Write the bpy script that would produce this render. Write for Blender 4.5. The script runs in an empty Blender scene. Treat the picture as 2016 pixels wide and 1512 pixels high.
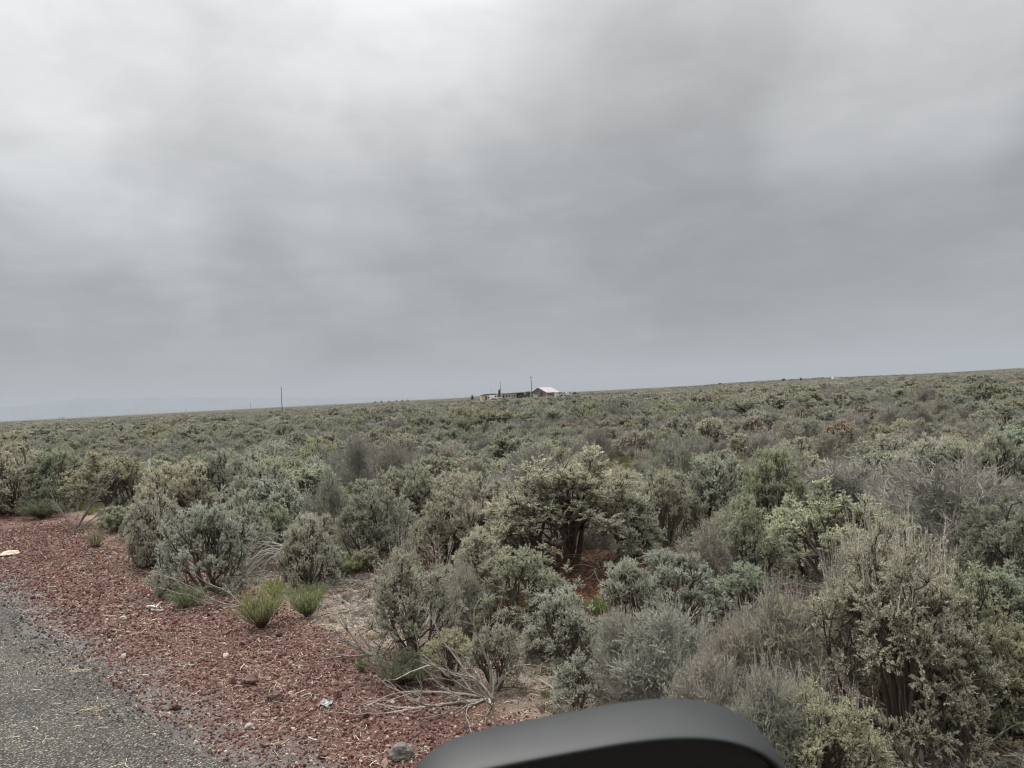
import bpy, math, random
import numpy as np
from mathutils import Matrix, Vector

sc = bpy.context.scene
R = math.radians
C = sc.collection

# ------------------------------------------------------------ camera
CAM_H = 2.4
FPX = 1456.0                        # focal length in photo pixels (2016 wide)
cam_d = bpy.data.cameras.new('camera')
cam_d.sensor_width = 36.0
cam_d.lens = 26.0
cam_d.clip_start = 0.05
cam_d.clip_end = 60000.0
cam_d.dof.use_dof = True
cam_d.dof.focus_distance = 14.0
cam_d.dof.aperture_fstop = 7.0
cam = bpy.data.objects.new('camera', cam_d)
C.objects.link(cam)
CM = (Matrix.Translation((0, 0, CAM_H)) @ Matrix.Rotation(R(90 + 0.83), 4, 'X')
      @ Matrix.Rotation(R(-2.95), 4, 'Z'))
cam.matrix_world = CM
sc.camera = cam

# ------------------------------------------------------------ world, sun, exposure
SUN_AZ, SUN_EL = R(-38), R(52)      # azimuth from +Y, negative to the left
def view_dir(u, v):
    d = CM.to_3x3() @ Vector(((u - 1008) / FPX, (756 - v) / FPX, -1.0))
    return d.normalized()

def build_world():
    w = bpy.data.worlds.new('World')
    sc.world = w
    w.use_nodes = True
    nt = w.node_tree
    N, L = nt.nodes, nt.links
    N.clear()
    out = N.new('ShaderNodeOutputWorld')
    bg = N.new('ShaderNodeBackground')
    bg.inputs['Strength'].default_value = 0.1
    L.new(bg.outputs[0], out.inputs[0])
    sky = N.new('ShaderNodeTexSky')
    sky.sky_type = 'NISHITA'
    sky.sun_disc = False
    sky.sun_elevation = SUN_EL
    sky.sun_rotation = SUN_AZ
    tc = N.new('ShaderNodeTexCoord')

    def math_(op, a, b=None, c=None, clamp=False):
        n = N.new('ShaderNodeMath'); n.operation = op; n.use_clamp = clamp
        for i, x in enumerate((a, b, c)):
            if x is None: continue
            if isinstance(x, (int, float)): n.inputs[i].default_value = x
            else: L.new(x, n.inputs[i])
        return n.outputs[0]

    def noise(vec, scale, detail, rough=0.5, dist=0.0):
        n = N.new('ShaderNodeTexNoise')
        n.inputs['Scale'].default_value = scale
        n.inputs['Detail'].default_value = detail
        n.inputs['Roughness'].default_value = rough
        n.inputs['Distortion'].default_value = dist
        L.new(vec, n.inputs['Vector'])
        return n
    sep = N.new('ShaderNodeSeparateXYZ')
    L.new(tc.outputs['Generated'], sep.inputs[0])
    z = math_('MAXIMUM', sep.outputs['Z'], 0.0)
    # the cloud deck seen in perspective: higher = closer and larger
    den = math_('ADD', z, 0.16)
    comb = N.new('ShaderNodeCombineXYZ')
    L.new(math_('DIVIDE', sep.outputs['X'], den), comb.inputs[0])
    L.new(math_('DIVIDE', sep.outputs['Y'], den), comb.inputs[1])
    cl = comb.outputs[0]
    n1 = noise(cl, 0.55, 3.0, 0.42, 0.3)
    n2 = noise(cl, 1.6, 8.0, 0.56, 0.5)
    n3 = noise(cl, 5.0, 7.0, 0.6, 0.9)
    ndir = noise(tc.outputs['Generated'], 4.0, 3.0, 0.5, 0.3)
    # warped direction for soft irregular lobes
    wv = N.new('ShaderNodeVectorMath'); wv.operation = 'MULTIPLY_ADD'
    sub = N.new('ShaderNodeVectorMath'); sub.operation = 'SUBTRACT'
    L.new(ndir.outputs['Color'], sub.inputs[0]); sub.inputs[1].default_value = (0.5, 0.5, 0.5)
    L.new(sub.outputs[0], wv.inputs[0]); wv.inputs[1].default_value = (0.34, 0.34, 0.26)
    L.new(tc.outputs['Generated'], wv.inputs[2])
    nv = N.new('ShaderNodeVectorMath'); nv.operation = 'NORMALIZE'
    L.new(wv.outputs[0], nv.inputs[0])

    def lobe(u, v, inner, outer, amp, sy=None):
        d = view_dir(u, v)
        dt = N.new('ShaderNodeVectorMath'); dt.operation = 'DOT_PRODUCT'
        L.new(nv.outputs[0], dt.inputs[0]); dt.inputs[1].default_value = d
        mr = N.new('ShaderNodeMapRange'); mr.interpolation_type = 'SMOOTHERSTEP'
        mr.inputs['From Min'].default_value = math.cos(R(outer))
        mr.inputs['From Max'].default_value = math.cos(R(inner))
        mr.inputs['To Min'].default_value = 0.0
        mr.inputs['To Max'].default_value = amp * .78
        L.new(dt.outputs['Value'], mr.inputs['Value'])
        return mr.outputs[0]
    # overcast brightness by height; unseen zenith boosted to light the shrub tops
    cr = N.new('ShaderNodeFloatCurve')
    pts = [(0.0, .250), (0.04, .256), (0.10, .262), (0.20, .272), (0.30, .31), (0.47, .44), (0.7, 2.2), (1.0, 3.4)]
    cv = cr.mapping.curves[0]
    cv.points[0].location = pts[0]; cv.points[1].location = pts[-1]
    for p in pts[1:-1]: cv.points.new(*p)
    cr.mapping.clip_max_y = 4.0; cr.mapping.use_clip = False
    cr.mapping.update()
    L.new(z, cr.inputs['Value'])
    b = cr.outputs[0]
    for a in (
        (330, -120, 0, 31, .19), (760, -40, 0, 14, .06), (-40, 60, 0, 14, .13), (-60, 300, 0, 8, .03), (930, 150, 0, 12, .07),
        (60, 480, 0, 7, .035), (700, 540, 0, 6, .03), (200, 120, 0, 6, -.04), (330, 480, 0, 7, .05),
        (1830, 190, 0, 12, .09), (1500, -50, 0, 13, .02),
        (380, 330, 0, 11, -.06), (680, 470, 0, 12, -.05), (100, 400, 0, 8, -.04), (250, 620, 0, 7, -.03), (1450, 420, 0, 19, -.045),
        (1250, 645, 0, 2.6, .03), (150, 560, 0, 7, .03), (620, 640, 0, 6, -.025), (560, 670, 0, 2.5, .02)):
        b = math_('ADD', b, lobe(*a))
    m1 = math_('MULTIPLY_ADD', n1.outputs[0], 0.45, 1 - 0.225)
    m2 = math_('MULTIPLY_ADD', n2.outputs[0], 0.58, 1 - 0.29)
    fl = N.new('ShaderNodeMapRange')       # clouds get featureless near the horizon
    fl.inputs['From Min'].default_value = 0.0; fl.inputs['From Max'].default_value = 0.11
    L.new(z, fl.inputs['Value'])
    mod = math_('MULTIPLY', math_('MULTIPLY', m1, m2), math_('MULTIPLY_ADD', n3.outputs[0], 0.24, 0.88))
    mod = math_('ADD', math_('MULTIPLY', math_('SUBTRACT', mod, 1.0), math_('MULTIPLY_ADD', fl.outputs[0], 0.75, 0.25)), 1.0)
    b = math_('MULTIPLY', b, mod)
    # unseen sky behind the camera dimmed to cut fill on facing shrub sides
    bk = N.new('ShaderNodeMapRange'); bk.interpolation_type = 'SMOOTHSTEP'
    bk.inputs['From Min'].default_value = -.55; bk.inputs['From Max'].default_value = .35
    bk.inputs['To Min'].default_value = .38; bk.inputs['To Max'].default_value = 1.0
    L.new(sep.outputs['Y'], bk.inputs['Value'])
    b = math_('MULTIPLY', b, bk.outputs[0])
    # a little colour: neutral high up, bluer low down
    tint = N.new('ShaderNodeMix'); tint.data_type = 'RGBA'
    mz = N.new('ShaderNodeMapRange'); mz.inputs['From Max'].default_value = 0.35
    L.new(z, mz.inputs['Value']); L.new(mz.outputs[0], tint.inputs[0])
    tint.inputs[6].default_value = (0.965, 0.992, 1.025, 1)
    tint.inputs[7].default_value = (0.985, 1.0, 1.0, 1)
    col = N.new('ShaderNodeVectorMath'); col.operation = 'SCALE'
    L.new(tint.outputs[2], col.inputs[0])
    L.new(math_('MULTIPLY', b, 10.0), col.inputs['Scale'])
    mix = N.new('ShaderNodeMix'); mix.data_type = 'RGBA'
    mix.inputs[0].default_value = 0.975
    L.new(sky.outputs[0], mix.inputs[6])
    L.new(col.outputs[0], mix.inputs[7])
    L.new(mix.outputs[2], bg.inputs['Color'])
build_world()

sun_d = bpy.data.lights.new('sun', 'SUN')
sun_d.energy = 1.5
sun_d.angle = R(14)
sun_d.color = (1.0, 0.965, 0.91)
sun = bpy.data.objects.new('sun', sun_d)
C.objects.link(sun)
sd = Vector((math.sin(SUN_AZ) * math.cos(SUN_EL), math.cos(SUN_AZ) * math.cos(SUN_EL), math.sin(SUN_EL)))
sun.rotation_euler = sd.to_track_quat('Z', 'Y').to_euler()
sun.location = sd * 50

sc.view_settings.view_transform = 'Standard'
sc.view_settings.look = 'None'
sc.view_settings.exposure = 0.52
sc.view_settings.gamma = 1.0
sc.view_settings.use_curve_mapping = False
cy = sc.cycles
cy.max_bounces = 5
cy.diffuse_bounces = 3
cy.glossy_bounces = 2
cy.transmission_bounces = 2
cy.transparent_max_bounces = 4
cy.volume_bounces = 0
cy.use_denoising = True
cy.denoiser = 'OPENIMAGEDENOISE'
cy.denoising_input_passes = 'RGB_ALBEDO_NORMAL'
cy.sample_clamp_indirect = 4.0
cy.use_adaptive_sampling = False
cy.pixel_filter_type = 'BLACKMAN_HARRIS'
cy.filter_width = 1.15

# ------------------------------------------------------------ ground geometry helpers
ROAD_U = Vector((-0.678, 0.735))
ROAD_N = Vector((0.735, 0.678))
def st(x, y):
    return x * ROAD_N.x + y * ROAD_N.y, x * ROAD_U.x + y * ROAD_U.y
def cinder_edge(t):
    return 3.62 + (t - 4.27) * 0.034
FARM = Vector((12.0, 330.0))
def hz(x, y):
    """height of the land; x, y may be arrays"""
    x = np.asarray(x, float); y = np.asarray(y, float)
    s = x * ROAD_N.x + y * ROAD_N.y
    r = np.hypot(x, y)
    bump = .035 * np.sin(x * 1.9 + 1.3 * np.sin(y * .8)) * np.cos(y * 1.6 + .7) + .05 * np.sin(x * .63 + 2) * np.sin(y * .71)
    off = np.clip((s - 3.5) / 2.0, 0, 1)
    h = bump * (.12 + .88 * off)
    far = np.clip((r - 60) / 200, 0, 1)
    h = h + far * (.35 * np.sin(x * .021 + 1) * np.sin(y * .016))
    # low knoll that carries the farm
    h = h + 1.05 * np.exp(-(((x - 12) / 46) ** 2 + ((y - 335) / 62) ** 2))
    # low swell on the right and behind the farm
    h = h + 2.6 * np.exp(-(((x - 330) / 150) ** 2 + ((y - 860) / 160) ** 2))
    h = h + 3.2 * np.exp(-(((x - 900) / 330) ** 2 + ((y - 1150) / 260) ** 2))
    h = h + 4.6 * np.exp(-(((x - 10) / 55) ** 2 + ((y - 1000) / 160) ** 2))
    return h
def ground(u, v):
    """photo pixel -> point on the land"""
    d = view_dir(u, v)
    t = CAM_H / max(1e-4, -d.z)
    for _ in range(6):
        x, y = d.x * t, d.y * t
        t = (CAM_H - float(hz(x, y))) / max(1e-4, -d.z)
    return Vector((d.x * t, d.y * t, float(hz(d.x * t, d.y * t))))
def at_dist(u, v, dist):
    """photo pixel column + distance -> point on the land"""
    d = view_dir(u, v)
    k = dist / math.hypot(d.x, d.y)
    x, y = d.x * k, d.y * k
    return Vector((x, y, float(hz(x, y))))

# ------------------------------------------------------------ material helpers
def new_mat(name):
    m = bpy.data.materials.new(name)
    m.use_nodes = True
    nt = m.node_tree
    return m, nt.nodes, nt.links, nt.nodes['Principled BSDF']
def simple(name, col, rough=.7, noise_scale=None, var=.25, metal=0.0, bump=0.0, spec=.5):
    m, N, L, P = new_mat(name)
    P.inputs['Roughness'].default_value = rough
    P.inputs['Metallic'].default_value = metal
    P.inputs['Specular IOR Level'].default_value = spec
    if noise_scale:
        tc = N.new('ShaderNodeTexCoord')
        n = N.new('ShaderNodeTexNoise'); n.inputs['Scale'].default_value = noise_scale
        n.inputs['Detail'].default_value = 6
        L.new(tc.outputs['Object'], n.inputs['Vector'])
        r = N.new('ShaderNodeValToRGB')
        r.color_ramp.elements[0].position = .3; r.color_ramp.elements[1].position = .7
        r.color_ramp.elements[0].color = (*[c * (1 - var) for c in col], 1)
        r.color_ramp.elements[1].color = (*[min(1, c * (1 + var)) for c in col], 1)
        L.new(n.outputs[0], r.inputs[0]); L.new(r.outputs[0], P.inputs['Base Color'])
        if bump:
            b = N.new('ShaderNodeBump'); b.inputs['Strength'].default_value = bump; b.inputs['Distance'].default_value = .01
            L.new(n.outputs[0], b.inputs['Height']); L.new(b.outputs[0], P.inputs['Normal'])
    else:
        P.inputs['Base Color'].default_value = (*col, 1)
    return m
def ramp(N, L, fac, stops):
    r = N.new('ShaderNodeValToRGB')
    e = r.color_ramp.elements
    e[0].position, e[0].color = stops[0][0], (*stops[0][1], 1)
    e[1].position, e[1].color = stops[-1][0], (*stops[-1][1], 1)
    for p, c in stops[1:-1]:
        k = e.new(p); k.color = (*c, 1)
    L.new(fac, r.inputs[0])
    return r.outputs[0]
def mixc(N, L, f, a, b, mode='MIX'):
    m = N.new('ShaderNodeMix'); m.data_type = 'RGBA'; m.blend_type = mode
    for i, x in ((0, f), (6, a), (7, b)):
        if isinstance(x, (int, float)): m.inputs[i].default_value = x
        elif isinstance(x, tuple): m.inputs[i].default_value = (*x, 1)
        else: L.new(x, m.inputs[i])
    return m.outputs[2]

def leaf_material(name, base=None, var=.36, transl=.3):
    """leaf: colour comes from the object's own colour, varied leaf by leaf (attribute tint)"""
    m, N, L, P = new_mat(name)
    P.inputs['Roughness'].default_value = .62
    P.inputs['Specular IOR Level'].default_value = .3
    oi = N.new('ShaderNodeObjectInfo')
    at = N.new('ShaderNodeAttribute'); at.attribute_name = 'tint'
    base_c = oi.outputs['Color'] if base is None else base
    warm = mixc(N, L, 1.0, base_c, (1.09, 1.03, .95), 'MULTIPLY')
    cool = mixc(N, L, 1.0, base_c, (.92, .95, .96), 'MULTIPLY')
    c = mixc(N, L, oi.outputs['Random'], warm, cool)
    mr = N.new('ShaderNodeMapRange')
    mr.inputs['To Min'].default_value = 1 - var; mr.inputs['To Max'].default_value = 1 + var
    L.new(at.outputs['Fac'], mr.inputs['Value'])
    sc_ = N.new('ShaderNodeVectorMath'); sc_.operation = 'SCALE'
    L.new(c, sc_.inputs[0]); L.new(mr.outputs[0], sc_.inputs['Scale'])
    L.new(sc_.outputs[0], P.inputs['Base Color'])
    tr = N.new('ShaderNodeBsdfTranslucent'); L.new(sc_.outputs[0], tr.inputs['Color'])
    mx = N.new('ShaderNodeMixShader'); mx.inputs[0].default_value = transl
    L.new(P.outputs[0], mx.inputs[1]); L.new(tr.outputs[0], mx.inputs[2])
    L.new(mx.outputs[0], N['Material Output'].inputs['Surface'])
    return m
def wood_material(name, dark, light, scale=14):
    m, N, L, P = new_mat(name)
    P.inputs['Roughness'].default_value = .85
    P.inputs['Specular IOR Level'].default_value = .2
    at = N.new('ShaderNodeAttribute'); at.attribute_name = 'tint'
    tc = N.new('ShaderNodeTexCoord')
    n = N.new('ShaderNodeTexNoise'); n.inputs['Scale'].default_value = scale; n.inputs['Detail'].default_value = 4
    L.new(tc.outputs['Object'], n.inputs['Vector'])
    a = N.new('ShaderNodeMath'); a.operation = 'MULTIPLY_ADD'
    L.new(n.outputs[0], a.inputs[0]); a.inputs[1].default_value = .6
    b = N.new('ShaderNodeMath'); b.operation = 'MULTIPLY_ADD'
    L.new(at.outputs['Fac'], b.inputs[0]); b.inputs[1].default_value = .7; b.inputs[2].default_value = -.15
    L.new(b.outputs[0], a.inputs[2])
    L.new(mixc(N, L, a.outputs[0], dark, light), P.inputs['Base Color'])
    return m
M_LEAF = leaf_material('sage_leaf', None, .36)
M_BARK = wood_material('sage_bark', (.055, .043, .034), (.19, .16, .135))
M_DEAD = wood_material('dead_twig', (.15, .138, .118), (.44, .42, .37))
M_BLEACH = wood_material('bleached_wood', (.17, .145, .12), (.46, .42, .36), 5)
M_RUST = wood_material('rusty_twig', (.10, .045, .025), (.27, .135, .085))
M_STALK = wood_material('dry_stalk', (.32, .29, .25), (.56, .52, .45))

# ------------------------------------------------------------ object helpers
def tag(o, label=None, cat=None, group=None, kind=None):
    if label: o['label'] = label
    if cat: o['category'] = cat
    if group: o['group'] = group
    if kind: o['kind'] = kind
    return o
def empty(name, loc, label, cat, group=None, rz=0.0):
    o = bpy.data.objects.new(name, None)
    o.empty_display_size = .2
    C.objects.link(o)
    o.location = loc; o.rotation_euler = (0, 0, rz)
    return tag(o, label, cat, group)
def link(name, me, parent=None, loc=None):
    o = bpy.data.objects.new(name, me)
    C.objects.link(o)
    if parent: o.parent = parent
    if loc is not None: o.location = loc
    return o
def mesh_np(name, verts, faces4=None, faces3=None, tint=None, mats=(), mat_idx=None, smooth=False):
    """mesh from numpy arrays (quads first, then triangles)"""
    me = bpy.data.meshes.new(name)
    f4 = np.zeros((0, 4), np.int32) if faces4 is None else np.asarray(faces4, np.int32)
    f3 = np.zeros((0, 3), np.int32) if faces3 is None else np.asarray(faces3, np.int32)
    nv, n4, n3 = len(verts), len(f4), len(f3)
    me.vertices.add(nv)
    me.vertices.foreach_set('co', np.asarray(verts, np.float32).ravel())
    me.loops.add(n4 * 4 + n3 * 3)
    me.loops.foreach_set('vertex_index', np.concatenate([f4.ravel(), f3.ravel()]))
    me.polygons.add(n4 + n3)
    ls = np.concatenate([np.arange(n4) * 4, n4 * 4 + np.arange(n3) * 3]).astype(np.int32)
    me.polygons.foreach_set('loop_start', ls)
    if mat_idx is not None:
        me.polygons.foreach_set('material_index', np.asarray(mat_idx, np.int32))
    me.polygons.foreach_set('use_smooth', np.full(n4 + n3, smooth))
    for m in mats: me.materials.append(m)
    if tint is not None:
        a = me.attributes.new('tint', 'FLOAT', 'POINT')
        a.data.foreach_set('value', np.asarray(tint, np.float32))
    me.update(calc_edges=True)
    return me

class Geo:
    """collects tubes, leaves and solids, then makes one mesh"""
    def __init__(s): s.v, s.f4, s.f3, s.t, s.n, s.m4, s.m3 = [], [], [], [], 0, [], []
    def add(s, v, f4=None, f3=None, t=None, mat=0):
        v = np.asarray(v, float).reshape(-1, 3)
        s.v.append(v)
        if f4 is not None and len(f4): s.f4.append(np.asarray(f4) + s.n); s.m4.append(np.full(len(f4), mat))
        if f3 is not None and len(f3): s.f3.append(np.asarray(f3) + s.n); s.m3.append(np.full(len(f3), mat))
        s.t.append(np.full(len(v), .5) if t is None else np.broadcast_to(t, (len(v),)))
        s.n += len(v)
    def tubes(s, P, Rr, sides=3, rng=None, mat=0, tint=None):
        n, k = P.shape[:2]
        T = np.gradient(P, axis=1)
        T /= np.linalg.norm(T, axis=2, keepdims=True) + 1e-9
        ref = np.array([.31, .77, .55])
        A = np.cross(T, ref); A /= np.linalg.norm(A, axis=2, keepdims=True) + 1e-9
        B = np.cross(T, A)
        ang = np.arange(sides) * 2 * np.pi / sides
        V = (P[:, :, None, :] + Rr[:, :, None, None] * (A[:, :, None, :] * np.cos(ang)[None, None, :, None]
             + B[:, :, None, :] * np.sin(ang)[None, None, :, None]))
        idx = np.arange(n * k * sides).reshape(n, k, sides)
        a = idx[:, :-1, :]; b = idx[:, 1:, :]
        f = np.stack([a, np.roll(a, -1, 2), np.roll(b, -1, 2), b], -1).reshape(-1, 4)
        if tint is None:
            tint = (rng.random(n) if rng is not None else np.full(n, .5))
        s.add(V.reshape(-1, 3), f4=f, t=np.repeat(tint, k * sides), mat=mat)
    def leaves(s, P, D, ln, wd, rng, mat=0, tint=None):
        """rhombus leaves: base points P, unit directions D; blades turn their faces to the sky"""
        n = len(P)
        Q = rng.normal(size=(n, 3)) * .75 + np.array([0, 0, 1.0]); S = np.cross(D, Q); S /= np.linalg.norm(S, axis=1, keepdims=True) + 1e-9
        U = np.cross(S, D)
        ln = np.broadcast_to(ln, (n,))[:, None]; wd = np.broadcast_to(wd, (n,))[:, None]
        v0 = P; v2 = P + D * ln + U * ln * .12
        mid = P + D * ln * .55 + U * ln * .06
        V = np.stack([v0, mid - S * wd * .5, v2, mid + S * wd * .5], 1)
        f = np.arange(n * 4).reshape(n, 4)
        tt = rng.random(n) if tint is None else tint
        s.add(V.reshape(-1, 3), f4=f, t=np.repeat(tt, 4), mat=mat)
    def box(s, lo, hi, mat=0, t=.5, rot=0.0, org=(0, 0, 0)):
        lo = np.array(lo, float); hi = np.array(hi, float)
        c = np.array([[x, y, z] for z in (lo[2], hi[2]) for y in (lo[1], hi[1]) for x in (lo[0], hi[0])])
        cr, sr = math.cos(rot), math.sin(rot)
        c = np.stack([c[:, 0] * cr - c[:, 1] * sr, c[:, 0] * sr + c[:, 1] * cr, c[:, 2]], 1) + np.array(org)
        f = [[0, 2, 3, 1], [4, 5, 7, 6], [0, 1, 5, 4], [2, 6, 7, 3], [0, 4, 6, 2], [1, 3, 7, 5]]
        s.add(c, f4=f, t=t, mat=mat)
    def mesh(s, name, mats, smooth=False):
        z = lambda l, w: np.concatenate(l) if l else np.zeros((0, w), int)
        mi = np.concatenate((s.m4 if s.m4 else [np.zeros(0)]) + (s.m3 if s.m3 else [np.zeros(0)]))
        return mesh_np(name, np.concatenate(s.v), z(s.f4, 4), z(s.f3, 3), np.concatenate(s.t), mats, mi, smooth)

# ------------------------------------------------------------ growing shrubs
def unit(v): return v / (np.linalg.norm(v, axis=-1, keepdims=True) + 1e-9)
def grow(rng, start, d0, length, k, wob, up, droop=0.0):
    """polylines: start (n,3), direction (n,3), length (n,)"""
    n = len(start)
    P = np.zeros((n, k, 3)); P[:, 0] = start
    d = unit(d0)
    step = (length / (k - 1))[:, None]
    for i in range(1, k):
        d = unit(d + rng.normal(size=(n, 3)) * wob + np.array([0, 0, up - droop * i / k]))
        P[:, i] = P[:, i - 1] + d * step
    return P
def children(rng, P, n_per, t0, t1, ang, upb, outb=0.0):
    n, k = P.shape[:2]
    t = rng.uniform(t0, t1, (n, n_per)); t[:, 0] = 1.0
    x = t * (k - 1); i = np.minimum(x.astype(int), k - 2); f = (x - i)[..., None]
    ii = np.arange(n)[:, None]
    pos = P[ii, i] * (1 - f) + P[ii, i + 1] * f
    tan = unit(P[ii, i + 1] - P[ii, i])
    rnd = rng.normal(size=tan.shape)
    perp = unit(rnd - (rnd * tan).sum(-1, keepdims=True) * tan)
    a = rng.uniform(ang * .55, ang * 1.3, t.shape)[..., None]; a[:, 0] *= .4
    d = np.cos(a) * tan + np.sin(a) * perp
    outw = pos.copy(); outw[..., 2] *= .3
    d = unit(d + np.array([0, 0, upb]) + outb * unit(outw))
    return pos.reshape(-1, 3), d.reshape(-1, 3), t.reshape(-1)
def levels(rng, P0, spec):
    """spec: list of (n_per, t0, angle, length, k, wobble, up, outward)"""
    out = [P0]; P = P0
    for (n_per, t0, ang, ln, k, wob, up, outb) in spec:
        s, d, t = children(rng, P, n_per, t0, 1.0, ang, up, outb)
        L_ = ln * rng.uniform(.6, 1.25, len(s))
        P = grow(rng, s, d, L_, k, wob, up * .35)
        out.append(P)
    return out
def taper(P, r0, r1, rng=None):
    n, k = P.shape[:2]
    r = np.linspace(r0, r1, k)[None, :].repeat(n, 0)
    if rng is not None: r = r * rng.uniform(.7, 1.25, (n, 1))
    return r
def trunks(rng, n, tmin, tmax, ln, k=6, wob=.16, up=.03, spread=.05):
    az = np.arange(n) * 2 * np.pi / n + rng.uniform(-.5, .5, n) + rng.uniform(0, 6)
    tl = np.radians(rng.uniform(tmin, tmax, n))
    d = np.stack([np.sin(tl) * np.cos(az), np.sin(tl) * np.sin(az), np.cos(tl)], 1)
    s = np.stack([np.cos(az) * spread, np.sin(az) * spread, np.full(n, -.02)], 1) * rng.uniform(.3, 1, (n, 1))
    return grow(rng, s, d, ln * rng.uniform(.75, 1.2, n), k, wob, up)
def leaf_on(g, rng, P, per, ln, wd, mat=0, t0=.15, spread=.8, tint=None):
    n, k = P.shape[:2]
    t = rng.uniform(t0, 1.0, (n, per)) ** .8
    x = t * (k - 1); i = np.minimum(x.astype(int), k - 2); f = (x - i)[..., None]
    ii = np.arange(n)[:, None]
    pos = (P[ii, i] * (1 - f) + P[ii, i + 1] * f).reshape(-1, 3)
    tan = unit(P[ii, i + 1] - P[ii, i]).reshape(-1, 3)
    d = unit(tan * .75 + rng.normal(size=tan.shape) * spread * .6 + np.array([0, 0, .12]))
    m = len(pos)
    # each twig carries its own tone, its leaves vary about it
    tw = np.repeat(rng.random(n), per)
    tt = np.clip(tw * .6 + rng.random(m) * .4, 0, 1) if tint is None else tint
    g.leaves(pos, d, ln * rng.uniform(.6, 1.3, m), wd * rng.uniform(.7, 1.3, m), rng, mat, tt)

LOD = {0: (8, 5, 4, 14, 38, .0172, .0058), 1: (7, 4, 4, 9, 22, .027, .0130), 2: (5, 4, 3, 6, 15, .048, .027), 3: (9, 5, 5, 14, 42, .0135, .0050)}
def sage_mesh(seed, kind, lod):
    """returns (branches mesh geo, foliage geo, stalk geo) in a unit-high shrub"""
    rng = np.random.default_rng(seed)
    n0, n1, n2, n3, per, ln, wd = LOD[lod]
    gb, gf, gs = Geo(), Geo(), Geo()
    dead = kind in ('dead', 'half')
    tmx = {'open': 74, 'dome': 80, 'tall': 58, 'dead': 78, 'half': 74, 'young': 62}[kind]
    P0 = trunks(rng, n0, 6, tmx, .30, 6 if lod != 2 else 4, .2, .05)
    if kind in ('dome', 'half'):
        low = trunks(rng, 5 if lod != 2 else 3, 62, 94, .26, P0.shape[1], .18, .02, .05)
        low[:, :, 2] = np.maximum(low[:, :, 2], .02)
        P0 = np.concatenate([P0, low])
    spec = [(n1, .45, .80, .31, 5 if lod != 2 else 3, .22, .12, .16), (n2, .45, .85, .21, 4 if lod != 2 else 3, .2, .16, .10),
            (n3, .66 if not dead else .2, 1.2, .078 if not dead else .12, 4 if lod in (0, 3) else 3, .16, .16 if not dead else .06, .16)]
    Ls = levels(rng, P0, spec[:2])
    zs = {'open': 1.5, 'dome': 1.62, 'tall': 1.65, 'dead': 1.45, 'half': 1.5, 'young': 1.55}[kind]
    for Q in Ls: Q[:, :, 2] *= zs           # a taller skeleton; the leafy tufts on it keep their round shape
    if kind != 'dead':
        # sagebrush grows into rounded, lumpy mounds: shoots that overshoot the crown are kept short
        E = Ls[-1][:, -1]
        rx = np.percentile(np.hypot(E[:, 0], E[:, 1]), 66); rz = np.percentile(E[:, 2], 78)
        ph = rng.uniform(0, 6.28, 4)
        for Q in Ls:
            az = np.arctan2(Q[..., 1], Q[..., 0]); zz = Q[..., 2] / rz
            lump = 1 + .10 * np.sin(2 * az + ph[0]) + .09 * np.sin(5 * az + ph[1] + 2 * zz) + .06 * np.sin(9 * az + ph[2] - 5 * zz)
            q = np.sqrt((Q[..., 0] / rx) ** 2 + (Q[..., 1] / rx) ** 2 + zz ** 2) / lump
            k = np.where(q > 1, (1 + (q - 1) * .52) / np.maximum(q, 1e-6), 1.0)
            Q *= k[..., None]
    Ls += levels(rng, Ls[-1], spec[2:])[1:]
    rr = [(.026, .015), (.013, .007), (.0062, .0034), (.0030, .0015)]
    kr = (1.0, 1.25, 1.7, .85)[lod]
    for P, (a, b), sd_ in zip(Ls, rr, ((6, 4, 3, 3), (4, 3, 3, 3), (3, 3, 3, 3), (6, 5, 3, 3))[lod]):
        gb.tubes(P, taper(P, a * kr, b * kr, rng), sd_, rng)
    top = Ls[-1]
    if kind == 'dead':
        extra = levels(rng, top, [(3 if lod < 2 else 2, .1, .8, .085, 3, .22, .04, .05)])[1]
        gb.tubes(extra, taper(extra, .0017 * kr * 1.2, .0009 * kr * 1.2, rng), 3, rng)
    else:
        if kind == 'half':
            keep = rng.random(len(top)) < .6
            keep &= (top[:, -1, 2] > .35)
            bare = top[~keep]
            ex = levels(rng, bare, [(2, .1, .6, .08, 3, .15, .2, .05)])[1]
            gb.tubes(ex, taper(ex, .0016 * kr, .001 * kr, rng), 3, rng)
            top = top[keep]
        per_ = per if kind != 'half' else int(per * 1.2)
        # leaves only where light reaches: the outer and upper shell; inside stay bare grey twigs
        e_ = top[:, -1]
        sh = np.hypot(np.hypot(e_[:, 0], e_[:, 1]) / max(.3, np.percentile(np.hypot(e_[:, 0], e_[:, 1]), 95)), e_[:, 2] / np.percentile(e_[:, 2], 97))
        ok = sh > rng.uniform(*((.64, .88) if lod in (0, 3) else (.74, .95)), len(sh))
        leaf_on(gf, rng, top[ok], per_, ln, wd)
        ex = top[~ok]
        if len(ex):
            ex = levels(rng, ex[:400], [(2, .1, .7, .08, 3, .2, .1, .05)])[1]
            gb.tubes(ex, taper(ex, .0015 * kr, .001 * kr, rng), 3, rng)
    # dry flower stalks of last year, standing above the crown
    ns = 120
    c = Ls[-2][:, -1]; c = c[np.argsort(-c[:, 2])][:max(ns, len(c) // 4)]
    c = c[rng.choice(len(c), ns)]
    out = c.copy(); out[:, 2] = 0
    d = unit(np.array([0, 0, 1.0]) + out * .55 + rng.normal(size=c.shape) * .12)
    S = grow(rng, c, d, rng.uniform(.12, .34, ns), 5, .05, .08)
    gs.tubes(S, taper(S, .0032, .0014), 3, rng)
    leaf_on(gs, rng, S, 16, .011, .007, t0=.45, spread=1.2)
    return gb, gf, gs

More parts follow.
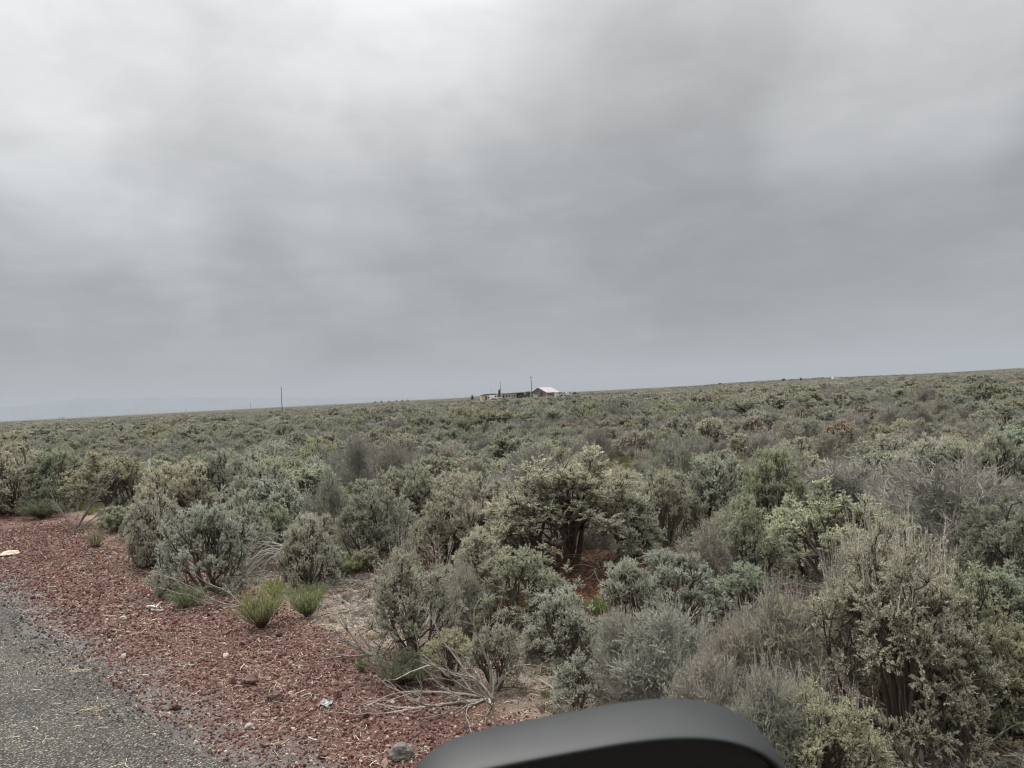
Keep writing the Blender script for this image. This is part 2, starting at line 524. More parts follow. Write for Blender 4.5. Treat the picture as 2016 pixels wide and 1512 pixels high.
def norm_mesh(me):
    co = np.zeros(len(me.vertices) * 3, np.float32); me.vertices.foreach_get('co', co)
    return co.reshape(-1, 3)

SHRUB = {}
def shrub_set(key, n, kind, lod, seed0):
    out = []
    for i in range(n):
        gb, gf, gs = sage_mesh(seed0 + i, kind, lod)
        allv = np.concatenate(gb.v)
        top = np.percentile(allv[:, 2], 99.5)
        rad = np.percentile(np.hypot(allv[:, 0], allv[:, 1]), 97)
        if lod in (0, 3):
            bm_ = gb.mesh('branches', [M_DEAD if kind in ('dead', 'half') else M_BARK])
            fm_ = gf.mesh('foliage', [M_LEAF]) if gf.n else None
            g2 = Geo()
            g2.add(np.concatenate(gb.v), f4=np.concatenate(gb.f4), t=np.concatenate(gb.t), mat=0)
            g2.add(np.concatenate(gs.v), f4=np.concatenate(gs.f4), t=np.concatenate(gs.t), mat=1)
            sm_ = g2.mesh('branches', [M_DEAD if kind in ('dead', 'half') else M_BARK, M_STALK])
            out.append((bm_, fm_, sm_, top, rad))
        else:
            g = Geo()
            g.add(np.concatenate(gb.v), f4=np.concatenate(gb.f4), t=np.concatenate(gb.t), mat=0)
            if gf.n: g.add(np.concatenate(gf.v), f4=np.concatenate(gf.f4), t=np.concatenate(gf.t), mat=1)
            out.append((g.mesh(key, [M_DEAD if kind in ('dead', 'half') else M_BARK, M_LEAF]), None, None, top, rad))
    SHRUB[key] = out
shrub_set('near_dome', 5, 'dome', 0, 10)
shrub_set('near_tall', 3, 'tall', 0, 30)
shrub_set('near_half', 3, 'half', 0, 50)
shrub_set('near_dead', 3, 'dead', 0, 70)
shrub_set('near_open', 3, 'open', 0, 85)
shrub_set('near_young', 3, 'young', 0, 90)
shrub_set('fine_tall', 1, 'tall', 3, 301)
shrub_set('fine_dome', 2, 'dome', 3, 305)
shrub_set('fine_half', 2, 'half', 3, 311)
shrub_set('mid_dome', 5, 'dome', 1, 110)
shrub_set('mid_open', 2, 'open', 1, 125)
shrub_set('mid_tall', 2, 'tall', 1, 130)
shrub_set('mid_half', 3, 'half', 1, 150)
shrub_set('mid_dead', 3, 'dead', 1, 170)
shrub_set('far_dome', 5, 'dome', 2, 210)
shrub_set('far_open', 4, 'open', 2, 220)
shrub_set('far_half', 3, 'half', 2, 230)
shrub_set('far_dead', 2, 'dead', 2, 250)

COL = {'grey': (.50, .505, .415, 1), 'pale': (.56, .565, .475, 1), 'olive': (.46, .465, .345, 1), 'bright': (.535, .545, .40, 1),
       'green': (.45, .49, .37, 1), 'blue': (.475, .495, .42, 1), 'dry': (.50, .455, .385, 1), 'dark': (.38, .385, .31, 1)}
NAMES = {'grey': 'grey green', 'pale': 'pale silvery', 'olive': 'olive', 'bright': 'yellowish green', 'green': 'fresh green',
         'blue': 'bluish green', 'dry': 'dry tan', 'dark': 'dark green'}

occupied = []            # (x, y, r) of placed shrubs
def place_shrub(u, vb, vt, wpx, kind, col, label, stalks=False, var=0, rz=None, group='sagebrush shrubs', hmul=1.0):
    """individual shrub from where its foot, top and width stand in the photo"""
    p = ground(u, vb)
    dist = math.sqrt(p.x ** 2 + p.y ** 2)
    H = (vb - vt) * dist / FPX * hmul * (1 - .12 * (CAM_H / dist))
    W = wpx * dist / FPX
    return make_shrub(p, H, W, kind, col, label, stalks, var, rz, group, 'fine' if dist < 6.2 and kind in ('tall', 'dome', 'half') else 'near')
def make_shrub(p, H, W, kind, col, label, stalks=False, var=0, rz=None, group='sagebrush shrubs', lod='near'):
    p = Vector(p)
    key = lod + '_' + kind
    if key not in SHRUB: key = lod + '_dome'
    vs = SHRUB[key]; bm_, fm_, sm_, top, rad = vs[var % len(vs)]
    dead = kind == 'dead'
    nm = 'dead_sagebrush' if dead else 'sagebrush'
    cat = 'dead shrub' if dead else 'sagebrush'
    rz = random.uniform(0, 6.28) if rz is None else rz
    sx = W * .5 / rad; sz = H / top
    if lod in ('near', 'fine'):
        e = empty(nm, p, label, cat, group, rz)
        e.scale = (sx, sx, sz)
        link('branches', sm_ if stalks else bm_, e)
        if fm_ is not None:
            f = link('foliage', fm_, e); f.color = col
    else:
        e = link(nm, bm_, loc=p); e.rotation_euler = (0, 0, rz); e.scale = (sx, sx, sz); e.color = col
        tag(e, label, cat, group)
    occupied.append((p.x, p.y, W * .5))
    return e

random.seed(4)
G_S, G_D = 'sagebrush shrubs', 'dead grey shrubs'
# u, foot, top, width, kind, colour, label, stalks, variant
HERO = [
 (1775, 1440, 1085, 345, 'dome', 'grey', 'big grey green sagebrush with pale dry stalks, tallest at the lower right behind the mirror', True, 0),
 (1880, 1400, 1150, 240, 'dome', 'olive', 'olive sagebrush leaning out on the right flank of the big stalked one', False, 1),
 (1630, 1590, 1365, 250, 'dome', 'bright', 'yellowish green sagebrush at the bottom edge just right of the mirror', True, 2),
 (1545, 1440, 1180, 230, 'half', 'grey', 'twiggy half bare sagebrush rising behind the right end of the mirror', True, 0),
 (1450, 1440, 1235, 190, 'half', 'dry', 'tan dry topped sagebrush behind the middle of the mirror', True, 1),
 (1325, 1405, 1200, 250, 'half', 'pale', 'pale brushy sagebrush thick with dry stalks above the mirror', True, 2),
 (1225, 1370, 1205, 140, 'half', 'grey', 'grey brushy sagebrush left of the pale stalky one above the mirror', True, 1),
 (1140, 1398, 1288, 112, 'young', 'grey', 'small rounded sagebrush right behind the highest part of the mirror', False, 0),
 (1108, 1300, 1160, 165, 'dome', 'pale', 'pale sagebrush in the middle with gravelly bare ground at its foot', False, 3),
 (1235, 1245, 1100, 110, 'young', 'pale', 'leftmost of three bright rounded sagebrush in the right middle', False, 1),
 (1335, 1245, 1090, 210, 'dome', 'blue', 'broad bluish green sagebrush between its two bright neighbours', False, 4),
 (1465, 1235, 1115, 130, 'young', 'green', 'fresh green low sagebrush right of the broad bluish one', False, 2),
 (1390, 1165, 1040, 130, 'half', 'dry', 'pale dry tipped sagebrush behind the broad bluish one', True, 0),
 (1650, 1200, 968, 290, 'open', 'bright', 'wide yellow tipped sagebrush with dark bare underside, right of centre', False, 0),
 (1775, 1190, 1030, 130, 'dome', 'olive', 'right hand lobe shrub beside the wide yellow tipped sagebrush', False, 3),
 (1485, 1150, 975, 120, 'young', 'bright', 'bright upright sagebrush just left of the wide yellow tipped one', False, 0),
 (1880, 1140, 925, 260, 'dead', 'grey', 'large dead grey shrub with spreading bare limbs at the right', False, 0),
 (1770, 1080, 930, 150, 'dead', 'grey', 'dead grey shrub left of the large spreading dead one at the right', False, 1),
 (1990, 1110, 950, 130, 'dead', 'grey', 'dead grey shrub cut by the right edge of the photo', False, 2),
 (1985, 1420, 1250, 170, 'dome', 'bright', 'sagebrush cut by the right edge, low in the photo', False, 2),
 (1105, 1125, 885, 300, 'open', 'grey', 'tallest sagebrush with a thick dark trunk over rusty litter, in the middle', False, 1),
 (1235, 1110, 965, 150, 'open', 'grey', 'sagebrush with dark open trunks right of the tall trunked one', False, 1),
 (1315, 1080, 930, 160, 'open', 'grey', 'grey sagebrush with arching bare limbs behind the broad bluish one', False, 2),
 (1010, 1085, 950, 130, 'open', 'grey', 'half bare sagebrush left of the tall trunked one', False, 2),
 (950, 1195, 1040, 130, 'young', 'pale', 'bright tipped upright sagebrush left of the rusty litter', False, 2),
 (815, 1300, 1080, 200, 'tall', 'grey', 'big grey sagebrush with a dark twiggy base left of centre', True, 2),
 (905, 1245, 1110, 120, 'half', 'grey', 'twiggy sagebrush between the dark based one and the bright upright one', True, 1),
 (720, 1130, 1080, 70, 'young', 'olive', 'low olive sagebrush by the verge behind the green tufts', False, 0),
 (885, 1345, 1240, 95, 'young', 'bright', 'left shrub of the pair behind the bleached uprooted branches', False, 1),
 (978, 1360, 1230, 110, 'young', 'grey', 'right shrub of the pair behind the bleached uprooted branches', False, 2),
 (612, 1150, 1020, 125, 'dome', 'pale', 'pale sagebrush at the verge right of the arched dead limbs', False, 4),
 (550, 1090, 990, 90, 'young', 'bright', 'small bright crowned sagebrush behind the arched dead limbs', False, 0),
 (410, 1160, 1005, 170, 'dome', 'pale', 'grey sagebrush with pinkish dry tips at the verge', False, 3),
 (310, 1115, 985, 120, 'dome', 'pale', 'grey sagebrush nearest the red cinders, left of the pinkish one', False, 0),
 (475, 1110, 975, 120, 'dome', 'pale', 'silvery sagebrush just behind the pinkish tipped one', False, 1),
 (350, 1060, 925, 150, 'dome', 'pale', 'grey sagebrush right behind the white topped post', False, 2),
 (440, 1040, 900, 140, 'dome', 'blue', 'bluish sagebrush beside the dark old wooden post', False, 4),
 (520, 1050, 915, 130, 'dome', 'pale', 'pale sagebrush right of the dark old wooden post', False, 3),
 (232, 1030, 908, 150, 'open', 'olive', 'dense olive sagebrush immediately left of the white topped post', False, 1),
 (35, 1010, 900, 135, 'dome', 'pale', 'pale brushy sagebrush cut by the left edge of the photo', False, 0),
 (110, 1005, 905, 105, 'dome', 'green', 'green sagebrush next to the pale one at the left edge', False, 3),
 (90, 1010, 965, 65, 'young', 'olive', 'small olive bush at the far end of the red cinder verge', False, 1),
 (228, 1048, 1003, 55, 'young', 'bright', 'small yellow green bush beside the leaning dead limbs', False, 2),
 (262, 1060, 1015, 55, 'young', 'dark', 'small dark bush between the leaning limbs and the grey sagebrush', False, 0),
 (645, 1075, 935, 110, 'half', 'grey', 'sagebrush on a bare leaning trunk behind the arched dead limbs', False, 0),
 (800, 1050, 920, 140, 'dome', 'grey', 'grey sagebrush behind the pale sand patch', False, 2),
 (770, 1075, 985, 130, 'dome', 'blue', 'low bluish sagebrush just right of the pale sand patch', False, 4),
 (880, 1110, 965, 150, 'dome', 'grey', 'grey sagebrush left of the half bare one in the middle', False, 1),
 (965, 1045, 935, 130, 'dome', 'pale', 'pale sagebrush behind and left of the tall trunked one', False, 0),
 (700, 985, 860, 130, 'dead', 'grey', 'dark bare shrub behind the pale sand patch, left one of two', False, 1),
 (775, 990, 865, 120, 'dead', 'grey', 'dark bare shrub behind the pale sand patch, right one of two', False, 2),
 (1410, 1060, 905, 170, 'dome', 'grey', 'grey sagebrush above the fresh green low one', False, 3),
 (1530, 1050, 895, 150, 'dome', 'green', 'greener sagebrush behind the wide yellow tipped one', False, 4),
 (1670, 1030, 905, 170, 'dead', 'grey', 'fine twigged dead shrub behind the wide yellow tipped sagebrush', False, 0),
 (1830, 1010, 880, 170, 'dome', 'pale', 'pale sagebrush behind the large spreading dead shrub', False, 2),
 (1960, 1010, 880, 150, 'dome', 'blue', 'bluish sagebrush near the right edge behind the dead shrubs', False, 1),
 (1405, 1500, 1300, 200, 'half', 'dry', 'dry twiggy sagebrush hugging the top right curve of the mirror', True, 1),
 (1520, 1580, 1330, 200, 'half', 'grey', 'grey stalky sagebrush at the right shoulder of the mirror', True, 0),
 (1700, 1330, 1090, 170, 'half', 'pale', 'pale wispy sagebrush on the left flank of the big stalked one', True, 2),
 (1275, 945, 905, 75, 'half', 'dark', 'small dark rounded shrub beside the sandy track', False, 1),
 (1350, 1010, 880, 60, 'half', 'olive', 'small olive shrub right of the sandy track', False, 2),
]
BIG = None
for (u, vb, vt, w_, kind, col, lab, stk, var) in HERO:
    ob_ = place_shrub(u, vb, vt, w_, kind, COL[col], lab, stk, var, group=G_D if kind == 'dead' else G_S)
    if lab.startswith('tallest sagebrush'): BIG = ob_

# ------------------------------------------------------------ rows of shrubs behind: individuals, then the mass
CLEAR = [(*ground(715, 1040).xy, .75), (*ground(1225, 935).xy, 1.2), (*ground(1225, 960).xy, .9), (*ground(600, 1190).xy, 1.6),
         (*ground(1130, 1150).xy, 1.0), (*ground(1920, 1340).xy, .8), (*ground(300, 1000).xy, .3), (*ground(640, 1010).xy, .5)]
def free(x, y, r):
    for (a, b, q) in occupied:
        if (x - a) ** 2 + (y - b) ** 2 < ((r + q) * .75) ** 2: return False
    for (a, b, q) in CLEAR:
        if (x - a) ** 2 + (y - b) ** 2 < (q + r * .5) ** 2: return False
    return True
def patch(x, y):
    return (math.sin(x * .17 + 1.3 * math.sin(y * .11)) + math.sin(y * .23 + x * .07 + 2) + .6 * math.sin(x * .51 + y * .37)) / 2.6
def pix(x, y, z=0.0):
    q = CM.inverted() @ Vector((x, y, z))
    return 1008 + FPX * q.x / -q.z, 756 - FPX * q.y / -q.z
def zone(u):
    for lim, s in ((150, 'at far left'), (300, 'left of the white topped post'), (480, 'behind the white topped post'),
                   (640, 'below the lone utility pole'), (860, 'between lone pole and farm'), (1010, 'in line with the tan trailer'),
                   (1140, 'in line with the barn'), (1330, 'just right of the barn line'), (1560, 'right of centre'),
                   (1790, 'toward the right'), (9999, 'at the far right')):
        if u < lim: return s
cand = []
rg = random.Random(11)
yy = 7.0
pts = []
for _ in range(9000):
    r = math.sqrt(rg.uniform(6.2 ** 2, 46 ** 2)); a = rg.uniform(-.72, .72)
    x, y = r * math.sin(a), r * math.cos(a)
    s, t = st(x, y)
    if s < cinder_edge(t) + 1.15: continue
    pts.append((r, x, y))
pts.sort()
auto = []
used_label = {}
counts = {'sagebrush': sum(1 for h in HERO if h[4] != 'dead'), 'dead': sum(1 for h in HERO if h[4] == 'dead')}
for (r, x, y) in pts:
    q = patch(x, y)
    # green open flats in the right middle distance
    open_ = 0
    uu, vv = pix(x, y)
    if uu > 1150 and 18 < r < 30: open_ = .35
    R_ = rg.uniform(.38, .84) * (1 - .2 * open_)
    if r > 11 and r < 20 and uu < 1000: R_ *= 1.1
    if not free(x, y, R_): continue
    if open_ and rg.random() < .58: 
        occupied.append((x, y, R_ * .6)); continue
    uu, vv = pix(x, y)
    if not (-60 < uu < 2076 and vv < 1600): 
        occupied.append((x, y, R_)); auto.append((r, x, y, R_, False)); continue
    occupied.append((x, y, R_)); auto.append((r, x, y, R_, True))
n_in = 0
mass = []
SIZE = ((.42, 'tight little'), (.52, 'low'), (.62, 'rounded'), (.70, 'broad'), (9, 'wide spreading'))
for (r, x, y, R_, inside) in auto:
    q = patch(x, y)
    dead = rg.random() < (.30 if q > .15 else .13)
    kind = 'dead' if dead else rg.choice(['dome', 'open', 'open', 'dome', 'half', 'half'])
    col = rg.choice(['grey', 'grey', 'olive', 'pale', 'dark', 'blue', 'dry', 'green', 'bright'] if q < .1 else ['grey', 'dark', 'dry', 'grey', 'pale', 'olive'])
    key = 'dead' if dead else 'sagebrush'
    H = R_ * rg.uniform(1.15, 1.65)
    if inside and counts[key] < (300 if key == 'sagebrush' else 90) and r < 40:
        counts[key] += 1
        uu, vv = pix(x, y)
        band ='in front rows' if r < 13 else 'in middle rows' if r < 20 else 'in rear rows' if r < 28 else 'far back'
        size = next(s for lim, s in SIZE if R_ < lim)
        look = ('dead grey twiggy shrub' if dead else ('half bare ' if kind == 'half' else '') + NAMES[col] + ' sagebrush')
        lab = f'{size} {look} {band} {zone(uu)}'
        c = COL[col]
        make_shrub((x, y, float(hz(x, y))), H, R_ * 2, kind, c, lab, kind == 'half' and r < 10, rg.randrange(9), rg.uniform(0, 6.28),
                   G_D if dead else G_S, 'near' if r < 13.5 else 'mid')
    else:
        mass.append((x, y, R_, H, kind, col))

# ------------------------------------------------------------ instanced stuff (one object each)
STORE = {}
def variant_collection(name, objs):
    col = bpy.data.collections.new(name)        # never linked to the scene: only a library of shapes
    for o in objs: col.objects.link(o)
    return col
def scatter(name, P, Sc, Rt, idx, col, label, cat):
    """one stuff object: points carrying size, turn and shape number, instanced by a node group"""
    me = bpy.data.meshes.new(name)
    n = len(P)
    me.vertices.add(n); me.vertices.foreach_set('co', np.asarray(P, np.float32).ravel())
    a = me.attributes.new('size', 'FLOAT_VECTOR', 'POINT'); a.data.foreach_set('vector', np.asarray(Sc, np.float32).ravel())
    a = me.attributes.new('turn', 'FLOAT_VECTOR', 'POINT'); a.data.foreach_set('vector', np.asarray(Rt, np.float32).ravel())
    a = me.attributes.new('shape', 'INT', 'POINT'); a.data.foreach_set('value', np.asarray(idx, np.int32))
    o = link(name, me)
    ng = bpy.data.node_groups.new(name, 'GeometryNodeTree')
    ng.interface.new_socket('Geometry', in_out='INPUT', socket_type='NodeSocketGeometry')
    ng.interface.new_socket('Geometry', in_out='OUTPUT', socket_type='NodeSocketGeometry')
    N, L = ng.nodes, ng.links
    gi, go = N.new('NodeGroupInput'), N.new('NodeGroupOutput')
    ci = N.new('GeometryNodeCollectionInfo'); ci.inputs['Collection'].default_value = col
    ci.inputs['Separate Children'].default_value = True; ci.inputs['Reset Children'].default_value = True
    ip = N.new('GeometryNodeInstanceOnPoints'); ip.inputs['Pick Instance'].default_value = True
    def na(nm, ty):
        k = N.new('GeometryNodeInputNamedAttribute'); k.data_type = ty; k.inputs['Name'].default_value = nm
        return k.outputs['Attribute']
    L.new(gi.outputs[0], ip.inputs['Points']); L.new(ci.outputs[0], ip.inputs['Instance'])
    L.new(na('shape', 'INT'), ip.inputs['Instance Index'])
    L.new(na('turn', 'FLOAT_VECTOR'), ip.inputs['Rotation'])
    L.new(na('size', 'FLOAT_VECTOR'), ip.inputs['Scale'])
    L.new(ip.outputs[0], go.inputs[0])
    md = o.modifiers.new('scatter', 'NODES'); md.node_group = ng
    return tag(o, label, cat, kind='stuff')
rn = np.random.default_rng(5)

_mc = {}
def mat_for(c):
    if c not in _mc:
        v = tuple(k * .86 for k in COL[c][:3]) if isinstance(c, str) else c[:3]
        m = leaf_material('leaf_%d' % len(_mc), base=(0, 0, 0)); _mc[c] = m
        for n in m.node_tree.nodes:
            if n.type == 'MIX':
                if not n.inputs[6].is_linked and n.blend_type == 'MULTIPLY': n.inputs[6].default_value = (*v, 1)
    return _mc[c]
# shapes for the mass of scrub: each (shape, colour) is one library entry
lib, lib_info = [], {}
def lib_add(key, var, colname):
    k = (key, var, colname)
    if k not in lib_info:
        me, _, _, top, rad = SHRUB[key][var]
        me = me.copy(); me.materials[1] = mat_for(colname)
        o = bpy.data.objects.new('%03d_scrub' % len(lib), me)
        lib_info[k] = (len(lib), top, rad); lib.append(o)
    return lib_info[k]
P_, S_, T_, I_ = [], [], [], []
def mass_add(x, y, R_, H, key, var, colname):
    i, top, rad = lib_add(key, var % len(SHRUB[key]), colname)
    P_.append((x, y, float(hz(x, y)) - .03)); S_.append((R_ / rad, R_ / rad, H / top)); T_.append((0, 0, rg.uniform(0, 6.28))); I_.append(i)
CL_F = ['grey', 'pale', 'grey', 'dark', 'dry', 'dark', 'olive']
for (x, y, R_, H, kind, col) in mass:
    key = 'mid_' + kind
    if key not in SHRUB: key = 'mid_dome'
    mass_add(x, y, R_, H, key, rg.randrange(9), col if col in CL_F else 'grey')
def band(r0, r1, cell, key_pick, rs, hs, amax=.80):
    n = int((amax * (r1 * r1 - r0 * r0)) / (cell * cell))
    # jittered rings so that spacing stays even
    r = r0
    while r < r1:
        m = max(1, int(2 * amax * r / cell))
        for j in range(m):
            a = -amax + (j + rg.random()) * 2 * amax / m
            q = r + rg.uniform(-.5, .5) * cell
            x, y = q * math.sin(a), q * math.cos(a)
            s, t = st(x, y)
            if s < cinder_edge(t) + 1.2: continue
            if ((x - 12) / 42) ** 2 + ((y - 326) / 62) ** 2 < 1 and rg.random() < .93: continue
            pt = patch(x * .45, y * .45)
            if rg.random() < (.14 + .16 * (pt < -.35)): continue
            key = key_pick(pt)
            R_ = (rs[0] + (rs[1] - rs[0]) * rg.random() ** 1.3) * (1 + .25 * (pt > .3)); H = R_ * rg.uniform(*hs)
            reg = math.sin(x * .031 + 1.7 * math.sin(y * .017)) + math.sin(y * .043 + x * .012)
            pal = ['olive', 'bright', 'grey', 'grey'] if reg > .95 else ['dark', 'dry', 'grey', 'grey'] if reg < -.6 else CL_F
            if reg < -.6 and rg.random() < .25: key = key[:4] + 'dead'
            mass_add(x, y, R_, H, key, rg.randrange(9), rg.choice(pal))
        r += cell
pk_mid = lambda p: ('mid_dead' if p > .2 else 'mid_half') if rg.random() < .27 else rg.choice(['mid_dome', 'mid_open'])
pk_far = lambda p: ('far_dead' if p > .2 else 'far_half') if rg.random() < .26 else rg.choice(['far_dome', 'far_open', 'far_open'])
band(46, 75, 1.4, pk_mid, (.42, 1.0), (1.0, 1.5))
band(75, 200, 2.1, pk_far, (.5, 1.4), (.75, 1.05))
band(200, 520, 3.2, pk_far, (.9, 1.6), (.5, .7))
band(520, 1300, 7.0, pk_far, (1.6, 3.0), (.28, .42), .78)
scatter('sagebrush_scrub', P_, S_, T_, I_, variant_collection('scrub_shapes', lib),
        'endless grey green sagebrush scrub running back to the horizon', 'sagebrush scrub')

# ------------------------------------------------------------ land
def build_ground():
    rs = np.concatenate([[0.0], np.linspace(.6, 24, 150), np.geomspace(24.4, 60000, 190)])
    na_ = 240
    an = np.arange(na_) * 2 * np.pi / na_
    X = rs[:, None] * np.sin(an)[None]; Y = rs[:, None] * np.cos(an)[None]
    Z = hz(X, Y)
    V = np.stack([X, Y, Z], -1).reshape(-1, 3)
    idx = np.arange(len(rs) * na_).reshape(len(rs), na_)
    a, b = idx[1:-1], idx[2:]
    f = np.stack([a, b, np.roll(b, -1, 1), np.roll(a, -1, 1)], -1).reshape(-1, 4)
    c = len(V)
    V = np.concatenate([V, [[0, 0, float(hz(0, 0))]]])
    i1 = idx[1]
    f3 = np.stack([np.full(na_, c), i1, np.roll(i1, -1)], -1)
    m, N, L, P = new_mat('field_soil')
    P.inputs['Roughness'].default_value = .95; P.inputs['Specular IOR Level'].default_value = .15
    tc = N.new('ShaderNodeTexCoord')
    def noise(s, d=6, r=.6, vec=None):
        n = N.new('ShaderNodeTexNoise'); n.inputs['Scale'].default_value = s; n.inputs['Detail'].default_value = d
        n.inputs['Roughness'].default_value = r
        L.new(vec or tc.outputs['Object'], n.inputs['Vector']); return n.outputs[0]
    def M(op, a, b=None, c=None, clamp=False):
        n = N.new('ShaderNodeMath'); n.operation = op; n.use_clamp = clamp
        for i, x in enumerate((a, b, c)):
            if x is None: continue
            if isinstance(x, (int, float)): n.inputs[i].default_value = x
            else: L.new(x, n.inputs[i])
        return n.outputs[0]
    sp = N.new('ShaderNodeSeparateXYZ'); L.new(tc.outputs['Object'], sp.inputs[0])
    s = M('ADD', M('MULTIPLY', sp.outputs['X'], ROAD_N.x), M('MULTIPLY', sp.outputs['Y'], ROAD_N.y))
    t = M('ADD', M('MULTIPLY', sp.outputs['X'], ROAD_U.x), M('MULTIPLY', sp.outputs['Y'], ROAD_U.y))
    soil = ramp(N, L, noise(9, 8, .7), [(.28, (.05, .04, .032)), (.5, (.11, .088, .07)), (.72, (.22, .185, .15))])
    grass = ramp(N, L, noise(30, 6, .7), [(.3, (.045, .048, .025)), (.7, (.125, .13, .068))])
    gm = M('MULTIPLY_ADD', noise(.35, 5, .6), 5.0, -2.35, True)
    fld = mixc(N, L, gm, soil, grass)
    verge = ramp(N, L, noise(60, 6, .75), [(.3, (.10, .072, .056)), (.5, (.22, .17, .135)), (.72, (.40, .335, .27))])
    red = ramp(N, L, noise(45, 6, .75), [(.3, (.05, .028, .024)), (.52, (.14, .078, .065)), (.75, (.30, .20, .16))])
    gry = ramp(N, L, noise(80, 6, .8), [(.3, (.05, .045, .045)), (.52, (.15, .13, .125)), (.75, (.33, .30, .27))])
    wob = M('MULTIPLY_ADD', noise(1.1, 5, .6), 1.5, -.75)
    sw = M('ADD', s, wob)
    ce = M('MULTIPLY_ADD', t, .034, 3.62 - 4.27 * .034)
    k1 = M('MULTIPLY', M('SUBTRACT', sw, ce), 3.0, None, True)             # cinder -> verge
    k2 = M('MULTIPLY', M('SUBTRACT', M('SUBTRACT', sw, ce), .9), 1.3, None, True)   # verge -> field
    k0 = M('MULTIPLY', M('SUBTRACT', M('MULTIPLY_ADD', t, .05, sw), 2.25), 1.8, None, True)
    c = mixc(N, L, k0, gry, red)
    c = mixc(N, L, k1, c, verge)
    c = mixc(N, L, k2, c, fld)
    L.new(c, P.inputs['Base Color'])
    bp = N.new('ShaderNodeBump'); bp.inputs['Strength'].default_value = .8; bp.inputs['Distance'].default_value = .02
    L.new(noise(55, 6, .75), bp.inputs['Height']); L.new(bp.outputs[0], P.inputs['Normal'])
    o = link('ground', mesh_np('ground', V, f, f3, mats=[m], smooth=True))
    tag(o, kind='structure')
build_ground()

def build_road():
    rng = np.random.default_rng(8)
    ts = np.concatenate([np.arange(-40, 40, .05), np.arange(40, 600, 1.0)])
    n = len(ts)
    k = np.cumsum(rng.normal(size=n)) * .012; k -= np.convolve(k, np.ones(81) / 81, 'same')
    edge = 1.86 - .05 * (np.clip(ts, 0, 28) - 5) + .06 * np.sin(ts * 1.7) + .05 * np.sin(ts * 4.1 + 1) + k + rng.normal(size=n) * .012
    cols = [-5.2, -3.0, -1.0, .2, .45]
    V = []
    for i, t in enumerate(ts):
        for s in cols + [edge[i], edge[i] + .03]:
            z = .035 if s < edge[i] + .02 else -.02
            x, y = ROAD_N.x * s + ROAD_U.x * t, ROAD_N.y * s + ROAD_U.y * t
            V.append((x, y, z))
    w = len(cols) + 2
    idx = np.arange(n * w).reshape(n, w)
    a, b = idx[:-1], idx[1:]
    f = np.stack([a[:, :-1], a[:, 1:], b[:, 1:], b[:, :-1]], -1).reshape(-1, 4)
    m, N, L, P = new_mat('chip_seal_asphalt')
    P.inputs['Roughness'].default_value = .88; P.inputs['Specular IOR Level'].default_value = .3
    tc = N.new('ShaderNodeTexCoord')
    v = N.new('ShaderNodeTexVoronoi'); v.inputs['Scale'].default_value = 75
    L.new(tc.outputs['Object'], v.inputs['Vector'])
    sp = N.new('ShaderNodeSeparateColor'); L.new(v.outputs['Color'], sp.inputs[0])
    chip = ramp(N, L, sp.outputs[0], [(0, (.048, .044, .039)), (.6, (.120, .110, .096)), (.9, (.22, .20, .178)), (1, (.40, .37, .32))])
    gap = ramp(N, L, v.outputs['Distance'], [(.35, (1, 1, 1)), (.65, (.25, .25, .25))])
    c = mixc(N, L, 1.0, chip, gap, 'MULTIPLY')
    n2 = N.new('ShaderNodeTexNoise'); n2.inputs['Scale'].default_value = .9; n2.inputs['Detail'].default_value = 5
    L.new(tc.outputs['Object'], n2.inputs['Vector'])
    c = mixc(N, L, 1.0, c, ramp(N, L, n2.outputs[0], [(.35, (.85, .86, .87)), (.65, (1.2, 1.17, 1.12))]), 'MULTIPLY')
    L.new(c, P.inputs['Base Color'])
    bp = N.new('ShaderNodeBump'); bp.inputs['Strength'].default_value = 1.0; bp.inputs['Distance'].default_value = .008
    bp.invert = True
    L.new(v.outputs['Distance'], bp.inputs['Height']); L.new(bp.outputs[0], P.inputs['Normal'])
    o = link('road', mesh_np('road', V, f, mats=[m], smooth=True))
    tag(o, kind='structure')
build_road()

# ------------------------------------------------------------ loose stones, straw, litter, grass
def stone_mesh(seed, subdiv=1, flat=.7, name='stone', rough=.22, mat=None):
    import bmesh
    rng = np.random.default_rng(seed)
    bm = bmesh.new(); bmesh.ops.create_icosphere(bm, subdivisions=subdiv, radius=.5)
    ph = rng.uniform(0, 6, 6)
    for v in bm.verts:
        c = v.co
        k = 1 + rough * (math.sin(c.x * 7 + ph[0]) * math.sin(c.y * 6 + ph[1]) + .6 * math.sin(c.z * 11 + ph[2] + c.x * 5)) + rng.uniform(-rough, rough) * .55
        v.co = Vector((c.x * k * 1.1, c.y * k * .9, c.z * k * flat))
    me = bpy.data.meshes.new(name); bm.to_mesh(me); bm.free()
    if mat: me.materials.append(mat)
    return me
def stone_mat(name, stops, bump=True):
    m, N, L, P = new_mat(name)
    P.inputs['Roughness'].default_value = .92; P.inputs['Specular IOR Level'].default_value = .2
    oi = N.new('ShaderNodeObjectInfo')
    c = ramp(N, L, oi.outputs['Random'], stops)
    tc = N.new('ShaderNodeTexCoord'); n = N.new('ShaderNodeTexNoise'); n.inputs['Scale'].default_value = 7; n.inputs['Detail'].default_value = 4
    L.new(tc.outputs['Object'], n.inputs['Vector'])
    c = mixc(N, L, 1.0, c, ramp(N, L, n.outputs[0], [(.3, (.6, .6, .6)), (.7, (1.3, 1.3, 1.3))]), 'MULTIPLY')
    L.new(c, P.inputs['Base Color'])
    return m
M_CIND = stone_mat('red_cinder', [(0, (.07, .036, .031)), (.35, (.155, .072, .061)), (.7, (.225, .12, .100)), (.9, (.29, .21, .17)), (1, (.50, .43, .35))])
